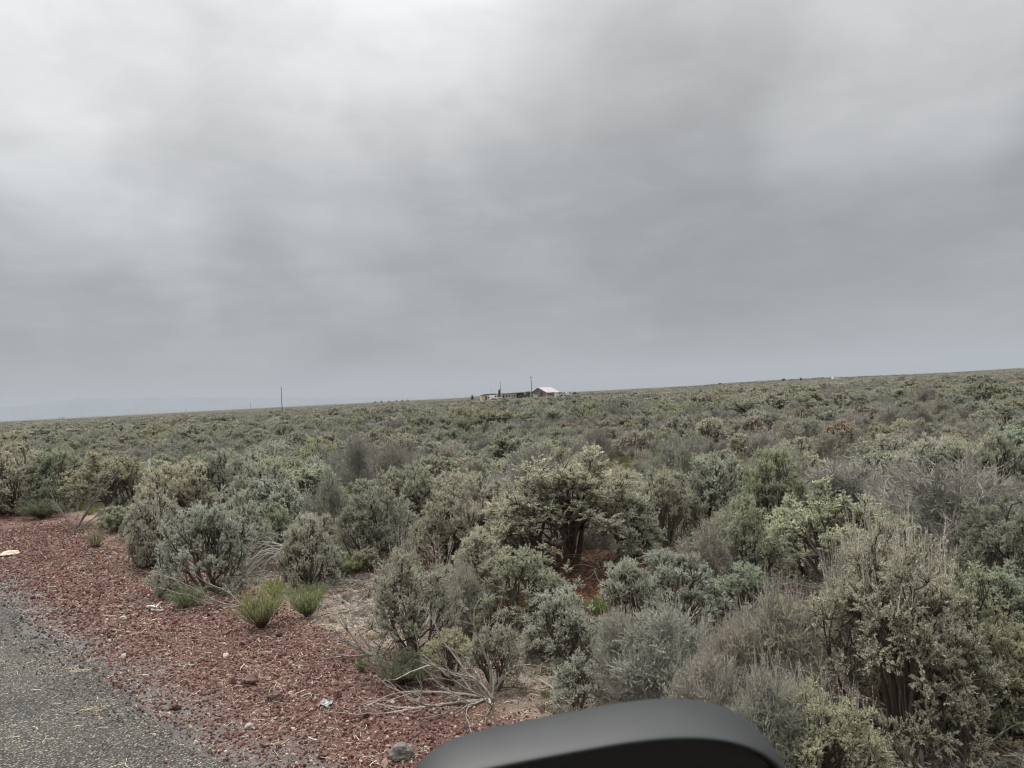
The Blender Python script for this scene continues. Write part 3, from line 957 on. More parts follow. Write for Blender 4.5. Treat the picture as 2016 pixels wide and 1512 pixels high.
M_GRAV = stone_mat('grey_gravel', [(0, (.065, .06, .06)), (.45, (.15, .135, .13)), (.8, (.26, .225, .205)), (1, (.5, .46, .40))])
M_TAN = stone_mat('tan_gravel', [(0, (.15, .10, .08)), (.5, (.31, .22, .17)), (1, (.56, .47, .37))])
st_objs = []
for k in range(4): st_objs.append(bpy.data.objects.new('%03d_c' % k, stone_mesh(300 + k, 1, .75, mat=M_CIND)))
for k in range(3): st_objs.append(bpy.data.objects.new('%03d_g' % (10 + k), stone_mesh(320 + k, 1, .7, mat=M_GRAV)))
for k in range(3): st_objs.append(bpy.data.objects.new('%03d_t' % (20 + k), stone_mesh(340 + k, 1, .7, mat=M_TAN)))
def pts_in(n, s0, s1, r0, r1, seed):
    rng = np.random.default_rng(seed)
    r = np.sqrt(rng.uniform(r0 * r0, r1 * r1, n * 6)); a = rng.uniform(-.80, .72, n * 6)
    x, y = r * np.sin(a), r * np.cos(a)
    s = x * ROAD_N.x + y * ROAD_N.y; t = x * ROAD_U.x + y * ROAD_U.y
    ce = 3.62 + (t - 4.27) * .034
    ok = (s > s0(ce)) & (s < s1(ce))
    x, y, s, t, r, ce = [q[ok][:n] for q in (x, y, s, t, r, ce)]
    return x, y, s, t, r, ce, rng
def wobn(x, y): return .22 * np.sin(x * 2.1 + y * 1.3) + .16 * np.sin(x * 4.7 - y * 3.9 + 1) + .1 * np.sin(x * 9 + y * 11)
def stones():
    Ps, Ss, Ts, Is = [], [], [], []
    for (n, r0, r1, a, b, seed) in ((60000, 3.6, 9, .010, .034, 1), (45000, 9, 20, .016, .046, 2), (16000, 20, 60, .03, .07, 3), (420, 3.6, 14, .045, .085, 4)):
        x, y, s, t, r, ce, rng = pts_in(n, lambda c: .6 + 0 * c, lambda c: c + 1.3, r0, r1, seed)
        q = s + wobn(x, y)
        ed = 1.88 - .05 * (np.clip(t, 0, 28) - 5)
        keep = rng.random(len(x)) < np.where(s < ed, np.clip(.32 - (ed - s) * .6, .0, 1), np.where(q < ce + .1, 1.0, .45))
        x, y, s, r, ce, q, ed = [v[keep] for v in (x, y, s, r, ce, q, ed)]
        m = len(x)
        sz = a + (b - a) * rng.random(m) ** 2.2
        u = rng.random(m)
        ptan = np.clip((q - ce + .35) * 1.8, 0, .9) + np.clip(wobn(x * .7 + 3, y * .7) * 1.2, 0, .25)
        pg = np.clip((ed + .62 - q) * 1.3, .06, .93)
        kind = np.where(rng.random(m) < ptan, 2, np.where(u < pg, 1, 0))
        sz = np.where(kind == 0, sz, sz * .72)
        i = np.where(kind == 0, rng.integers(0, 4, m), np.where(kind == 1, 4 + rng.integers(0, 3, m), 7 + rng.integers(0, 3, m)))
        z = hz(x, y) + sz * .18 + np.where(s < ed + .03, .035, 0)
        Ps.append(np.stack([x, y, z], 1)); Ss.append(sz[:, None] * rng.uniform(.75, 1.3, (m, 3)))
        Ts.append(rng.uniform(0, 6.28, (m, 3)) * np.array([.25, .25, 1])); Is.append(i)
    scatter('cinder_gravel', np.concatenate(Ps), np.concatenate(Ss), np.concatenate(Ts), np.concatenate(Is),
            variant_collection('stone_shapes', st_objs), 'loose red cinder gravel along the road edge', 'gravel')
stones()

def straw_shapes():
    out = []
    m1 = stone_mat('straw', [(0, (.34, .27, .19)), (.5, (.52, .45, .34)), (1, (.70, .64, .52))])
    for k in range(4):
        rng = np.random.default_rng(400 + k); g = Geo()
        P = grow(rng, np.array([[-.5, 0, 0.02]]), np.array([[1., 0, .05]]), np.array([1.0]), 5, .22, 0)
        P[:, :, 2] = np.abs(P[:, :, 2]) * .4 + .01
        g.tubes(P, taper(P, .024, .014), 3, rng)
        out.append(bpy.data.objects.new('%03d_straw' % k, g.mesh('straw', [m1])))
    return out
def twig_shapes():
    out = []
    for k, mt in enumerate((M_DEAD, M_BARK, M_RUST, M_STALK)):
        rng = np.random.default_rng(420 + k); g = Geo()
        P0 = grow(rng, np.array([[-.5, 0, .03]]), np.array([[1., 0, .06]]), np.array([1.0]), 6, .2, 0)
        Ls = levels(rng, P0, [(5, .2, .7, .4, 4, .2, .1, 0), (3, .2, .7, .2, 3, .2, .05, 0)])
        for P, (a, b) in zip(Ls, ((.018, .010), (.010, .006), (.006, .003))):
            P[:, :, 2] = np.abs(P[:, :, 2]) * .55 + .01
            g.tubes(P, taper(P, a, b), 3, rng)
        out.append(bpy.data.objects.new('%03d_twig' % k, g.mesh('twig', [mt])))
    return out
def grass_shapes():
    out = []
    for k, (c, h) in enumerate((((.27, .30, .12, 1), 1), ((.21, .245, .10, 1), 1), ((.33, .28, .19, 1), 1), ((.25, .22, .145, 1), 1))):
        rng = np.random.default_rng(440 + k); g = Geo(); n = 46
        az = rng.uniform(0, 6.28, n); q = rng.uniform(0, .28, n); tl = rng.uniform(.05, .75, n)
        s = np.stack([np.cos(az) * q, np.sin(az) * q, np.zeros(n)], 1)
        d = np.stack([np.cos(az) * np.sin(tl), np.sin(az) * np.sin(tl), np.cos(tl)], 1)
        P = grow(rng, s, d, rng.uniform(.5, 1.1, n), 4, .1, 0, .25)
        g.tubes(P, taper(P, .018, .004), 3, rng)
        o = bpy.data.objects.new('%03d_grass' % k, g.mesh('grass', [mat_for(c)])); out.append(o)
    return out
STRAW, TWIG, GRASS = straw_shapes(), twig_shapes(), grass_shapes()
def litter():
    Ps, Ss, Ts, Is = [], [], [], []
    for (n, r0, r1, a, b, seed) in ((7000, 3.6, 9, .03, .11, 21), (7000, 9, 22, .04, .14, 22), (3000, 22, 45, .06, .16, 23)):
        x, y, s, t, r, ce, rng = pts_in(n, lambda c: .6 + 0 * c, lambda c: c + 1.2, r0, r1, seed)
        keep = rng.random(len(x)) < np.clip((s - .6) / 1.9, .03, 1) * (.35 + .65 * (wobn(x * .6, y * .6) > -.05))
        x, y, s = x[keep], y[keep], s[keep]; m = len(x)
        sz = a + (b - a) * rng.random(m) ** 2.5
        Ps.append(np.stack([x, y, hz(x, y) + np.where(s < 1.97, .04, .012)], 1)); Ss.append(np.stack([sz, sz, sz * 1.0], 1))
        Ts.append(np.stack([rng.normal(size=m) * .08, rng.normal(size=m) * .12, rng.uniform(0, 6.28, m)], 1)); Is.append(rng.integers(0, 4, m))
    scatter('straw_litter', np.concatenate(Ps), np.concatenate(Ss), np.concatenate(Ts), np.concatenate(Is),
            variant_collection('straw_shapes', STRAW), 'bits of pale dry straw strewn over the road edge and cinders', 'straw')
litter()
def field_litter():
    rng = np.random.default_rng(31)
    n = 26000
    r = np.sqrt(rng.uniform(4 ** 2, 26 ** 2, n)); a = rng.uniform(-.72, .72, n)
    near = rng.random(n) < .4; r = np.where(near, np.sqrt(rng.uniform(4 ** 2, 12 ** 2, n)), r)
    x, y = r * np.sin(a), r * np.cos(a)
    s = x * ROAD_N.x + y * ROAD_N.y; t = x * ROAD_U.x + y * ROAD_U.y; ce = 3.62 + (t - 4.27) * .034
    ok = (s > ce + .35) & (rng.random(n) < np.clip((s - ce - .2) / 1.2, .1, 1)); x, y = x[ok], y[ok]; m = len(x)
    sz = rng.uniform(.12, .46, m)
    red = (np.hypot(x - ground(1130, 1150).x, y - ground(1130, 1150).y) < 1.5)
    i = np.where(red & (rng.random(m) < .9), 2, rng.choice([0, 1, 2, 3], m, p=[.42, .32, .05, .21]))
    scatter('twig_litter', np.stack([x, y, hz(x, y)], 1), sz[:, None] * np.array([[1, 1, .8]]),
            np.stack([rng.normal(size=m) * .1, rng.normal(size=m) * .1, rng.uniform(0, 6.28, m)], 1), i,
            variant_collection('twig_shapes', TWIG), 'dead twigs littering the soil between the shrubs', 'twig litter')
    # grass: green flats in the middle distance, dry tufts close by
    Ps, Ss, Is = [], [], []
    for (n, r0, r1, sc0, sc1) in ((3000, 5, 16, .06, .15), (15000, 16, 45, .13, .28), (15000, 45, 130, .25, .5)):
        r = np.sqrt(rng.uniform(r0 ** 2, r1 ** 2, n)); a = rng.uniform(-.75, .75, n)
        x, y = r * np.sin(a), r * np.cos(a)
        s = x * ROAD_N.x + y * ROAD_N.y; t = x * ROAD_U.x + y * ROAD_U.y; ce = 3.62 + (t - 4.27) * .034
        w = np.sin(x * .55 + np.sin(y * .4)) + np.sin(y * .62 + x * .2)
        ok = (s > ce + .25) & ((w > -.3) | (rng.random(n) < .3)); x, y, w = x[ok], y[ok], w[ok]; m = len(x)
        sz = rng.uniform(sc0, sc1, m)
        g_ = rng.random(m) < np.clip(.5 + .3 * w + .3 * (np.hypot(x, y) > 15), .2, .95)
        Is.append(np.where(g_, rng.integers(0, 2, m), rng.integers(2, 4, m)))
        Ps.append(np.stack([x, y, hz(x, y) - .01], 1)); Ss.append(np.stack([sz * 1.2, sz * 1.2, sz], 1))
    P, S, I = np.concatenate(Ps), np.concatenate(Ss), np.concatenate(Is); m = len(P)
    scatter('grass', P, S, np.stack([np.zeros(m), np.zeros(m), rng.uniform(0, 6.28, m)], 1), I,
            variant_collection('grass_shapes', GRASS), 'short green and straw coloured grass between the sagebrush', 'grass')
field_litter()

# ------------------------------------------------------------ near one-off plants and wood
def broom(u, vb, vt, wpx, label, col, seed, n=100, spread=.75, lean=0.0, name='rabbitbrush', cat='green shrub', lw=.007):
    p = ground(u, vb); dist = math.hypot(p.x, p.y)
    H = (vb - vt) * dist / FPX; W = wpx * dist / FPX
    rng = np.random.default_rng(seed)
    az = rng.uniform(0, 6.28, n); tl = np.sqrt(rng.random(n)) * spread
    s = np.stack([np.cos(az) * .05, np.sin(az) * .05, np.full(n, -.01)], 1) * rng.random((n, 1))
    d = np.stack([np.cos(az) * np.sin(tl), np.sin(az) * np.sin(tl), np.cos(tl)], 1)
    P = grow(rng, s, d, (.55 + .5 * rng.random(n)) * (1 - .15 * tl), 6, .09, .06)
    Ls = levels(rng, P, [(4, .35, .4, .3, 4, .07, .25, 0)])
    gb, gf = Geo(), Geo()
    gb.tubes(P, taper(P, .007, .003), 3, rng); gb.tubes(Ls[1], taper(Ls[1], .0035, .002), 3, rng)
    leaf_on(gf, rng, P, 24, .06, lw, t0=.3, spread=.5); leaf_on(gf, rng, Ls[1], 16, .055, lw, t0=.1, spread=.5)
    rad = .5 * (np.percentile(P[:, :, 0], 98) - np.percentile(P[:, :, 0], 2))
    e = empty(name, p, label, cat, 'low green shrubs and tufts'); e.scale = (W * .5 / rad, W * .5 / rad, H / P[:, :, 2].max())
    link('branches', gb.mesh('branches', [M_BARK]), e)
    f = link('foliage', gf.mesh('foliage', [M_LEAF]), e); f.color = col
BG = (.33, .38, .18, 1)
broom(515, 1236, 1176, 60, 'larger of the two fresh green rabbitbrush tufts on the cinders', BG, 1)
broom(606, 1216, 1162, 52, 'right fresh green rabbitbrush tuft on the tan verge', (.32, .39, .17, 1), 2)
broom(543, 1180, 1148, 26, 'tiny yellow green tuft behind the two rabbitbrush', (.31, .38, .07, 1), 3, 70)
broom(1178, 1218, 1180, 34, 'small vivid green tuft at the foot of the bright sagebrush', (.17, .34, .05, 1), 4, 80)
broom(712, 1322, 1300, 24, 'tiny green weed at the cinder edge left of the bleached branches', (.17, .26, .08, 1), 5, 60)
broom(186, 1078, 1052, 26, 'small dry olive tuft beside the cinders below the leaning dead limbs', (.30, .29, .17, 1), 6, 60)
broom(700, 995, 960, 55, 'bright green low bush behind the sand patch', (.22, .31, .08, 1), 7, 90)
broom(372, 1198, 1165, 44, 'grassy green tuft growing through the fallen pale branches', (.20, .28, .12, 1), 8, 90)
broom(85, 1020, 994, 50, 'dark grassy clump at the back edge of the red cinders', (.16, .19, .11, 1), 9, 120)
broom(690, 1130, 1095, 60, 'soft green bush behind the verge left of the big grey sagebrush', (.25, .29, .12, 1), 10, 110)
broom(790, 1345, 1290, 90, 'greyish brushy low plant under the dark based sagebrush', (.22, .24, .15, 1), 12, 140)

def deadwood(name, origin, dirs, lens, label, mat, seed, spec, r0, scale=1.0, droop=0.0, up=0.0, cat='dead branches', wob=.14, floor=True, group=None):
    """limbs from one foot; dirs are world directions"""
    rng = np.random.default_rng(seed)
    n = len(dirs)
    P = grow(rng, rng.normal(size=(n, 3)) * .015, np.array(dirs, float), np.array(lens, float), 8, wob, up, droop)
    Ls = levels(rng, P, spec)
    g = Geo(); r = r0
    for i, Q in enumerate(Ls):
        if floor: Q[:, :, 2] = np.where(Q[:, :, 2] < .012, .012 + np.abs(Q[:, :, 2]) * .12, Q[:, :, 2])
        g.tubes(Q, taper(Q, r, r * .5, rng), (6, 4, 3, 3)[min(i, 3)], rng)
        r *= .48
    o = link(name, g.mesh(name, [mat], smooth=True), loc=origin)
    return tag(o, label, cat, group)
lf = Vector((-1, 0, 0))
# uprooted bleached shrub in front of the pair, just left of the mirror
o_ = ground(962, 1378)
deadwood('uprooted_shrub', o_, [(-1, .1, .42), (-1, -.1, .12), (-.85, .3, .75), (-.45, .1, 1.1), (.15, .1, 1.2), (-1, .3, .05), (.5, .3, .5), (-.6, -.35, .1), (.1, -.6, .05), (-.9, .45, .3), (.35, .2, 1.0), (-.2, -.4, .02)],
         [.72, .78, .70, .30, .55, .8, .3, .6, .32, .6, .45, .3], 'bleached uprooted shrub with pale branches sprawling left beside the mirror', M_BLEACH, 61,
         [(5, .25, .5, .30, 6, .16, .08, 0), (4, .3, .5, .15, 4, .14, .08, 0)], .0115, group='pale fallen branches')
o_ = ground(735, 1290)
deadwood('dead_branches', o_, [(-1, 0, .25), (-1, .2, .5), (-.8, .1, .9), (-1, -.2, .1), (-.5, .3, 1), (-1, .4, .2)], [.36, .42, .36, .35, .3, .35],
         'grey bare branches reaching left over the verge from under the dark based sagebrush', M_DEAD, 62, [(4, .3, .5, .18, 5, .13, .1, 0), (3, .3, .5, .1, 3, .12, .1, 0)], .010, group='pale fallen branches')
o_ = ground(470, 1196)
deadwood('fallen_branches', o_, [(-1, .05, .06), (-1, .25, .10), (-1, -.12, .05), (-.9, .4, .2), (-1, .1, .22), (-1, .32, .04)], [.9, .8, .75, .6, .62, 1.15],
         'pale dry branches lying on the cinders left of the green tufts', M_BLEACH, 63, [(4, .3, .4, .3, 5, .12, .02, 0), (4, .3, .4, .15, 3, .12, .02, 0)], .008, group='pale fallen branches')
o_ = ground(590, 1120)
rng = np.random.default_rng(5)
deadwood('arched_dead_shrub', o_ + Vector((0, .1, 0)), [(-1 + .25 * rng.random(), rng.uniform(-.6, .3), rng.uniform(.9, 1.7)) for _ in range(22)], list(rng.uniform(.75, 1.1, 22)),
         'arched dead limbs bowing to the ground at the verge', M_DEAD, 64, [(5, .3, .35, .35, 5, .1, -.15, 0), (3, .3, .4, .14, 3, .12, -.1, 0)], .011, droop=.75, cat='dead shrub', group='dead grey shrubs', wob=.09)
o_ = ground(150, 1044)
deadwood('leaning_dead_shrub', o_, [(.9, .3, .95), (.8, .1, 1.15), (1, .2, .75), (.65, .3, 1.2), (.3, 0, 1.0), (-.3, 0, .9), (-.7, .1, .7), (1, 0, .55), (-.2, .3, 1.1), (.9, -.2, .3)],
         [1.15, 1.1, 1.05, 1.0, .55, .5, .5, .8, .6, .7], 'dead shrub with long grey limbs leaning right near the white topped post', M_DEAD, 65,
         [(4, .3, .35, .4, 5, .1, .1, 0), (4, .3, .4, .2, 4, .12, .1, 0)], .014, cat='dead shrub', group='dead grey shrubs', wob=.08)
o_ = ground(1040, 1175)
deadwood('bleached_stump', o_, [(rng.uniform(-1, 1), rng.uniform(-.3, .6), rng.uniform(.7, 1.6)) for _ in range(12)], list(rng.uniform(.25, .42, 12)),
         'small bleached stump of forked twigs just below the rusty litter', M_BLEACH, 66, [(3, .3, .5, .13, 4, .14, .1, 0)], .010, cat='dead stump', group='pale fallen branches')
o_ = ground(1790, 1480)
deadwood('bare_sapling', o_, [(.05, .1, 1.2), (.35, .1, 1.15), (-.25, 0, 1.1), (.6, .2, 1.0), (-.5, .1, .9), (.15, .3, 1.2)], [.75, .8, .6, .7, .5, .85],
         'bare pale stems standing below the big stalked sagebrush', M_BARK, 67, [(3, .4, .4, .3, 5, .1, .12, 0), (3, .3, .5, .15, 3, .12, .1, 0)], .008, cat='dead shrub', group='dead grey shrubs', wob=.07)
o_ = ground(1900, 1500)
deadwood('broken_branches', o_, [(1, .1, .5), (1, .3, .3), (.8, 0, .8), (1, .4, .55), (.5, .2, 1), (-.6, 0, .8), (-.2, 0, 1)], [.4, .5, .3, .4, .25, .2, .2],
         'grey broken branches low in the right corner', M_DEAD, 68, [(4, .3, .5, .2, 4, .14, .1, 0), (3, .3, .5, .1, 3, .12, .1, 0)], .005, group='pale fallen branches')
# rust-brown dead twigs under the tall trunked sagebrush
o_ = ground(1125, 1148)
rng = np.random.default_rng(9)
for k, (u, v, lab) in enumerate(((1100, 1150, 'rust brown heap of dead twigs under the tall trunked sagebrush'),
                                 (1190, 1135, 'paler brown heap of dead twigs right of the rusty heap'),
                                 (1010, 1130, 'dark rusty twigs between the bright upright and tall trunked sagebrush'),
                                 (1930, 1180, 'reddish twig heap under the large dead grey shrub'),
                                 (820, 1120, 'dark red brown twigs showing behind the big grey sagebrush'))):
    n = 26
    deadwood('twig_heap', ground(u, v), [(rng.normal(), rng.normal() * .8, abs(rng.normal()) * .45 + .1) for _ in range(n)], list(rng.uniform(.3, .75, n)),
             lab, M_RUST if k != 1 else M_DEAD, 80 + k, [(5, .2, .6, .26, 4, .16, -.02, 0), (4, .2, .6, .12, 3, .16, 0, 0)], .006, droop=.35, cat='twig heap', group='heaps of dead twigs', wob=.14)

# trunk of the big sage in the middle
def thick_trunk():
    p = ground(1112, 1122)
    rng = np.random.default_rng(3)
    g = Geo()
    s = np.array([[0, 0, -.02], [.05, .03, -.02], [-.06, .02, -.02], [-.16, 0, -.02], [.12, .05, -.02]])
    d = np.array([[-.02, 0, 1], [-.08, 0, 1], [.12, 0, 1], [-.55, .1, .8], [.4, .1, .9]])
    P = grow(rng, s, d, np.array([1.15, .95, .8, .8, .85]), 10, .07, .05)
    g.tubes(P, taper(P, .052, .016), 8, rng)
    Ls = levels(rng, P, [(6, .35, .9, .4, 6, .14, .05, 0), (4, .3, .6, .2, 4, .14, .05, 0)])
    g.tubes(Ls[1], taper(Ls[1], .016, .006, rng), 5, rng); g.tubes(Ls[2], taper(Ls[2], .005, .002, rng), 3, rng)
    o = link('trunk', g.mesh('trunk', [M_BARK], smooth=True), BIG)
    bm4 = Matrix.LocRotScale(BIG.location, BIG.rotation_euler, BIG.scale)
    o.matrix_parent_inverse = bm4.inverted(); o.location = p
thick_trunk()

# ------------------------------------------------------------ rocks and scraps on the shoulder
def rock(u, v, wpx, hpx, label, mat, seed, name='rock', cat='rock', flat=None):
    p = ground(u, v); k = math.hypot(p.x, p.y) / FPX
    W, H = wpx * k, hpx * k * 1.1
    me = stone_mesh(seed, 3, 1.0, name, .16, mat)
    o = link(name, me, loc=p + Vector((0, W * .3, H * .2)))
    o.scale = (W / 1.05, W * .8, H); o.rotation_euler = (0, 0, seed * 1.3)
    tag(o, label, cat, 'loose rocks on the shoulder')
    return o
M_RB = simple('brown_rock', (.13, .075, .06), .9, 9, .45, bump=.6)
M_RW = simple('white_rock', (.38, .345, .30), .85, 6, .15)
M_RG = simple('grey_rock', (.15, .13, .118), .9, 8, .35, bump=.5)
M_RT = simple('tan_rock', (.52, .43, .32), .9, 6, .2)
rock(491, 1350, 30, 22, 'dark brown rock on the cinders, upper of the two dark rocks', M_RB, 1)
rock(538, 1382, 30, 20, 'reddish brown rock just right of the dark brown one', M_RB, 2)
rock(488, 1436, 16, 12, 'small white stone lowest on the cinders', M_RW, 3)
rock(772, 1385, 12, 7, 'tiny white stone in the gravel beside the mirror', M_RW, 4)
rock(787, 1500, 52, 34, 'largest grey rock at the bottom edge left of the mirror', M_RG, 5)
rock(8, 1096, 36, 9, 'flat tan slab of wood at the left edge of the photo', M_RT, 6)
rock(240, 1220, 13, 7, 'pale stone right of the road on the red cinders', M_RW, 7)
rock(112, 1266, 14, 7, 'flat grey stone on the road edge', M_RG, 8)
rock(38, 1004, 14, 9, 'pale round stone at the far end of the cinders', M_RW, 9)
rock(184, 1078, 18, 8, 'dark red rock at the back edge of the cinders', M_RB, 10)
rock(205, 1352, 26, 12, 'dark red cinder lump lying at the asphalt edge', M_RB, 12)
rock(445, 1250, 16, 9, 'brown cinder lump below the green tufts', M_RB, 13)
rock(326, 1492, 24, 7, 'flat pinkish stone on the gravel near the bottom edge', simple('pink_rock', (.34, .22, .19), .9, 8, .2), 14)
rock(572, 1368, 11, 7, 'small pale stone right of the reddish brown rock', M_RW, 15)
rock(1145, 1288, 20, 10, 'orange tan stone at the foot of the pale middle sagebrush', simple('orange_rock', (.5, .29, .15), .9, 8, .2), 16)

def bone():
    p = ground(302, 1205); rng = np.random.default_rng(12); g = Geo()
    P = grow(rng, np.array([[-.10, .06, .05], [-.02, .0, .03], [.04, -.02, .05], [-.08, .04, .04]]), np.array([[1, -.6, .1], [.9, -.9, .2], [.4, .8, .5], [.6, .9, .2]]), np.array([.18, .16, .1, .09]), 6, .2, 0)
    P[:, :, 2] = np.maximum(P[:, :, 2], .02)
    g.tubes(P, taper(P, .018, .008), 7, rng)
    o = link('bleached_root', g.mesh('bleached_root', [simple('white_wood', (.62, .57, .52), .8, 14, .25)], smooth=True), loc=p)
    tag(o, 'whitened gnarled root lying at the left tip of the fallen branches', 'root')
bone()
def plastic():
    p = ground(641, 1388); rng = np.random.default_rng(2)
    n = 9; xs = np.linspace(-.045, .045, n); X, Y = np.meshgrid(xs, xs)
    Z = .012 + .012 * rng.random((n, n)) + .01 * np.sin(X * 90) * np.cos(Y * 70)
    V = np.stack([X * (1 + .2 * rng.random((n, n))), Y * (1 + .2 * rng.random((n, n))) , Z], -1).reshape(-1, 3)
    idx = np.arange(n * n).reshape(n, n)
    f = np.stack([idx[:-1, :-1], idx[:-1, 1:], idx[1:, 1:], idx[1:, :-1]], -1).reshape(-1, 4)
    me = mesh_np('plastic_scrap', V, f, mats=[simple('crumpled_film', (.25, .262, .275), .3, 30, .3)])
    o = link('plastic_scrap', me, loc=p); m = o.modifiers.new('t', 'SOLIDIFY'); m.thickness = .001
    tag(o, 'crumpled bluish grey scrap of film on the cinders', 'litter')
plastic()
def straw_clump(u, v, w, label, seed):
    p = ground(u, v); rng = np.random.default_rng(seed); g = Geo(); n = 40
    az = rng.uniform(0, 6.28, n)
    s = np.stack([rng.normal(size=n) * w * .25, rng.normal(size=n) * w * .12, rng.uniform(.005, .03, n)], 1)
    d = np.stack([np.cos(az), np.sin(az) * .6, rng.uniform(-.05, .35, n)], 1)
    P = grow(rng, s, d, rng.uniform(.04, .11, n), 4, .15, 0); P[:, :, 2] = np.maximum(P[:, :, 2] * .5, .006)
    g.tubes(P, taper(P, .0026, .0014), 3, rng)
    tag(link('straw_clump', g.mesh('straw_clump', [simple('straw_yellow', (.42, .36, .26), .8)]), loc=p + Vector((0, 0, .03))), label, 'straw', 'straw clumps on the road edge')
straw_clump(166, 1328, .25, 'bundle of pale straw lying on the asphalt edge, upper left one', 1)
straw_clump(190, 1405, .22, 'flattened pale straw bundle lower down on the asphalt edge', 2)

# pale sand patches
def sand(u, v, wpx, dep, label, seed):
    p = ground(u, v); k = math.hypot(p.x, p.y) / FPX; W = wpx * k * .5
    rng = np.random.default_rng(seed)
    nr, na_ = 10, 36
    V = [(0, 0, .07)]
    for i in range(1, nr + 1):
        q = i / nr
        for j in range(na_):
            a = j * 2 * math.pi / na_
            w = 1 + .13 * math.sin(3 * a + seed) + .08 * math.sin(7 * a)
            x, y = math.cos(a) * W * q * w, math.sin(a) * dep * q * w
            z0 = float(hz(p.x + x, p.y + y)) - p.z
            V.append((x, y, z0 + .07 * (1 - q * q) - (.03 if i == nr else 0) + rng.normal() * .003 + .004))
    f3 = [(0, 1 + j, 1 + (j + 1) % na_) for j in range(na_)]
    f4 = [(1 + (i - 1) * na_ + j, 1 + i * na_ + j, 1 + i * na_ + (j + 1) % na_, 1 + (i - 1) * na_ + (j + 1) % na_) for i in range(1, nr) for j in range(na_)]
    m = simple('pale_sand', (.50, .40, .27), .95, 25, .25, bump=.5)
    tag(link('sand_mound', mesh_np('sand_mound', V, f4, f3, mats=[m], smooth=True), loc=p), label, 'sand mound', 'pale sand mounds')
sand(715, 1042, 60, .45, 'pale sand mound between shrubs left of centre', 1)
sand(1215, 930, 55, 1.3, 'longer tan sandy strip among shrubs right of the tall sagebrush', 2)

# ------------------------------------------------------------ fence posts
def tpost():
    p = ground(299, 1025)
    k = math.hypot(p.x, p.y) / FPX
    H = (1025 - 917) * k
    e = empty('fence_post', p, 'thin steel fence post with a white painted top among the sagebrush', 'fence post', None, .4)
    g = Geo()
    g.box((-.022, -.003, -.05), (.022, .003, H * .82)); g.box((-.003, .003, -.05), (.003, .026, H * .82))
    for i in range(14): g.box((-.008, -.009, .1 + i * .055), (.008, -.003, .118 + i * .055))
    link('shaft', g.mesh('shaft', [simple('dark_steel', (.045, .045, .04), .6, 20, .3)]), e)
    g = Geo(); g.box((-.024, -.004, H * .82), (.024, .004, H)); g.box((-.0035, .004, H * .82), (.0035, .028, H))
    link('painted_top', g.mesh('painted_top', [simple('white_paint', (.80, .80, .79), .5)]), e)
tpost()
def woodpost():
    p = ground(447, 985); k = math.hypot(p.x, p.y) / FPX
    g = Geo(); rng = np.random.default_rng(1)
    P = np.array([[[0, 0, -.05], [.005, 0, .4], [.0, .01, .8], [.012, 0, 60 * k]]])
    g.tubes(P, np.array([[.06, .058, .055, .05]]), 9, rng)
    top = 60 * k
    g.add(np.array([[.012 + .05 * math.cos(a), .05 * math.sin(a), top] for a in np.arange(9) * 2 * math.pi / 9] + [[.012, 0, top + .01]]),
          f3=[(i, (i + 1) % 9, 9) for i in range(9)])
    o = link('wooden_post', g.mesh('wooden_post', [simple('old_wood', (.075, .06, .05), .9, 22, .4, bump=.5)], smooth=False), loc=p)
    tag(o, 'short dark weathered wooden post standing in the sagebrush right of the white topped post', 'fence post')
woodpost()

# ------------------------------------------------------------ the farm on the skyline
FD = 330.0
def fp(u, dist=FD):
    yh = 829 - .0516 * u
    return at_dist(u, yh + 6, dist)
PXM = FD / FPX                                     # metres per photo pixel at the farm
M_WHITE = simple('white_siding', (.74, .74, .72), .6, 1.2, .08)
M_TANW = simple('tan_siding', (.56, .49, .36), .7, 1.5, .1)
M_YEL = simple('yellow_siding', (.66, .57, .33), .7, 1.5, .1)
M_GREYW = simple('grey_siding', (.42, .41, .38), .7, 1.5, .1)
M_BARN = simple('barn_boards', (.22, .175, .155), .85, 2.5, .3)
M_ROOFP = simple('pale_metal_roof', (.40, .365, .355), .45, .8, .07, metal=.1)
M_ROOFD = simple('dark_roof', (.21, .205, .195), .7, 2, .2)
M_GLASS = simple('dark_glass', (.03, .035, .04), .15)
M_BLACK = simple('black_rubber', (.02, .02, .02), .7)
M_DOOR = simple('dark_door', (.05, .04, .035), .7)
M_FRAME = simple('window_frame', (.6, .6, .58), .6)
def part(name, parent, mats, fn, smooth=False):
    g = Geo(); fn(g); return link(name, g.mesh(name, mats if isinstance(mats, list) else [mats], smooth), parent)
def window(parent, x, y, z, w, h, face='y'):
    """window on a wall facing -y (face y) at wall plane y; frame with pane"""
    fr = part('window', parent, M_FRAME, lambda g: (g.box((x - w / 2 - .06, y - .05, z - .06), (x + w / 2 + .06, y - .01, z)), g.box((x - w / 2 - .06, y - .05, z + h), (x + w / 2 + .06, y - .01, z + h + .06)),
              g.box((x - w / 2 - .06, y - .05, z), (x - w / 2, y - .01, z + h)), g.box((x + w / 2, y - .05, z), (x + w / 2 + .06, y - .01, z + h))))
    part('pane', fr, M_GLASS, lambda g: g.box((x - w / 2, y - .035, z), (x + w / 2, y - .015, z + h)))
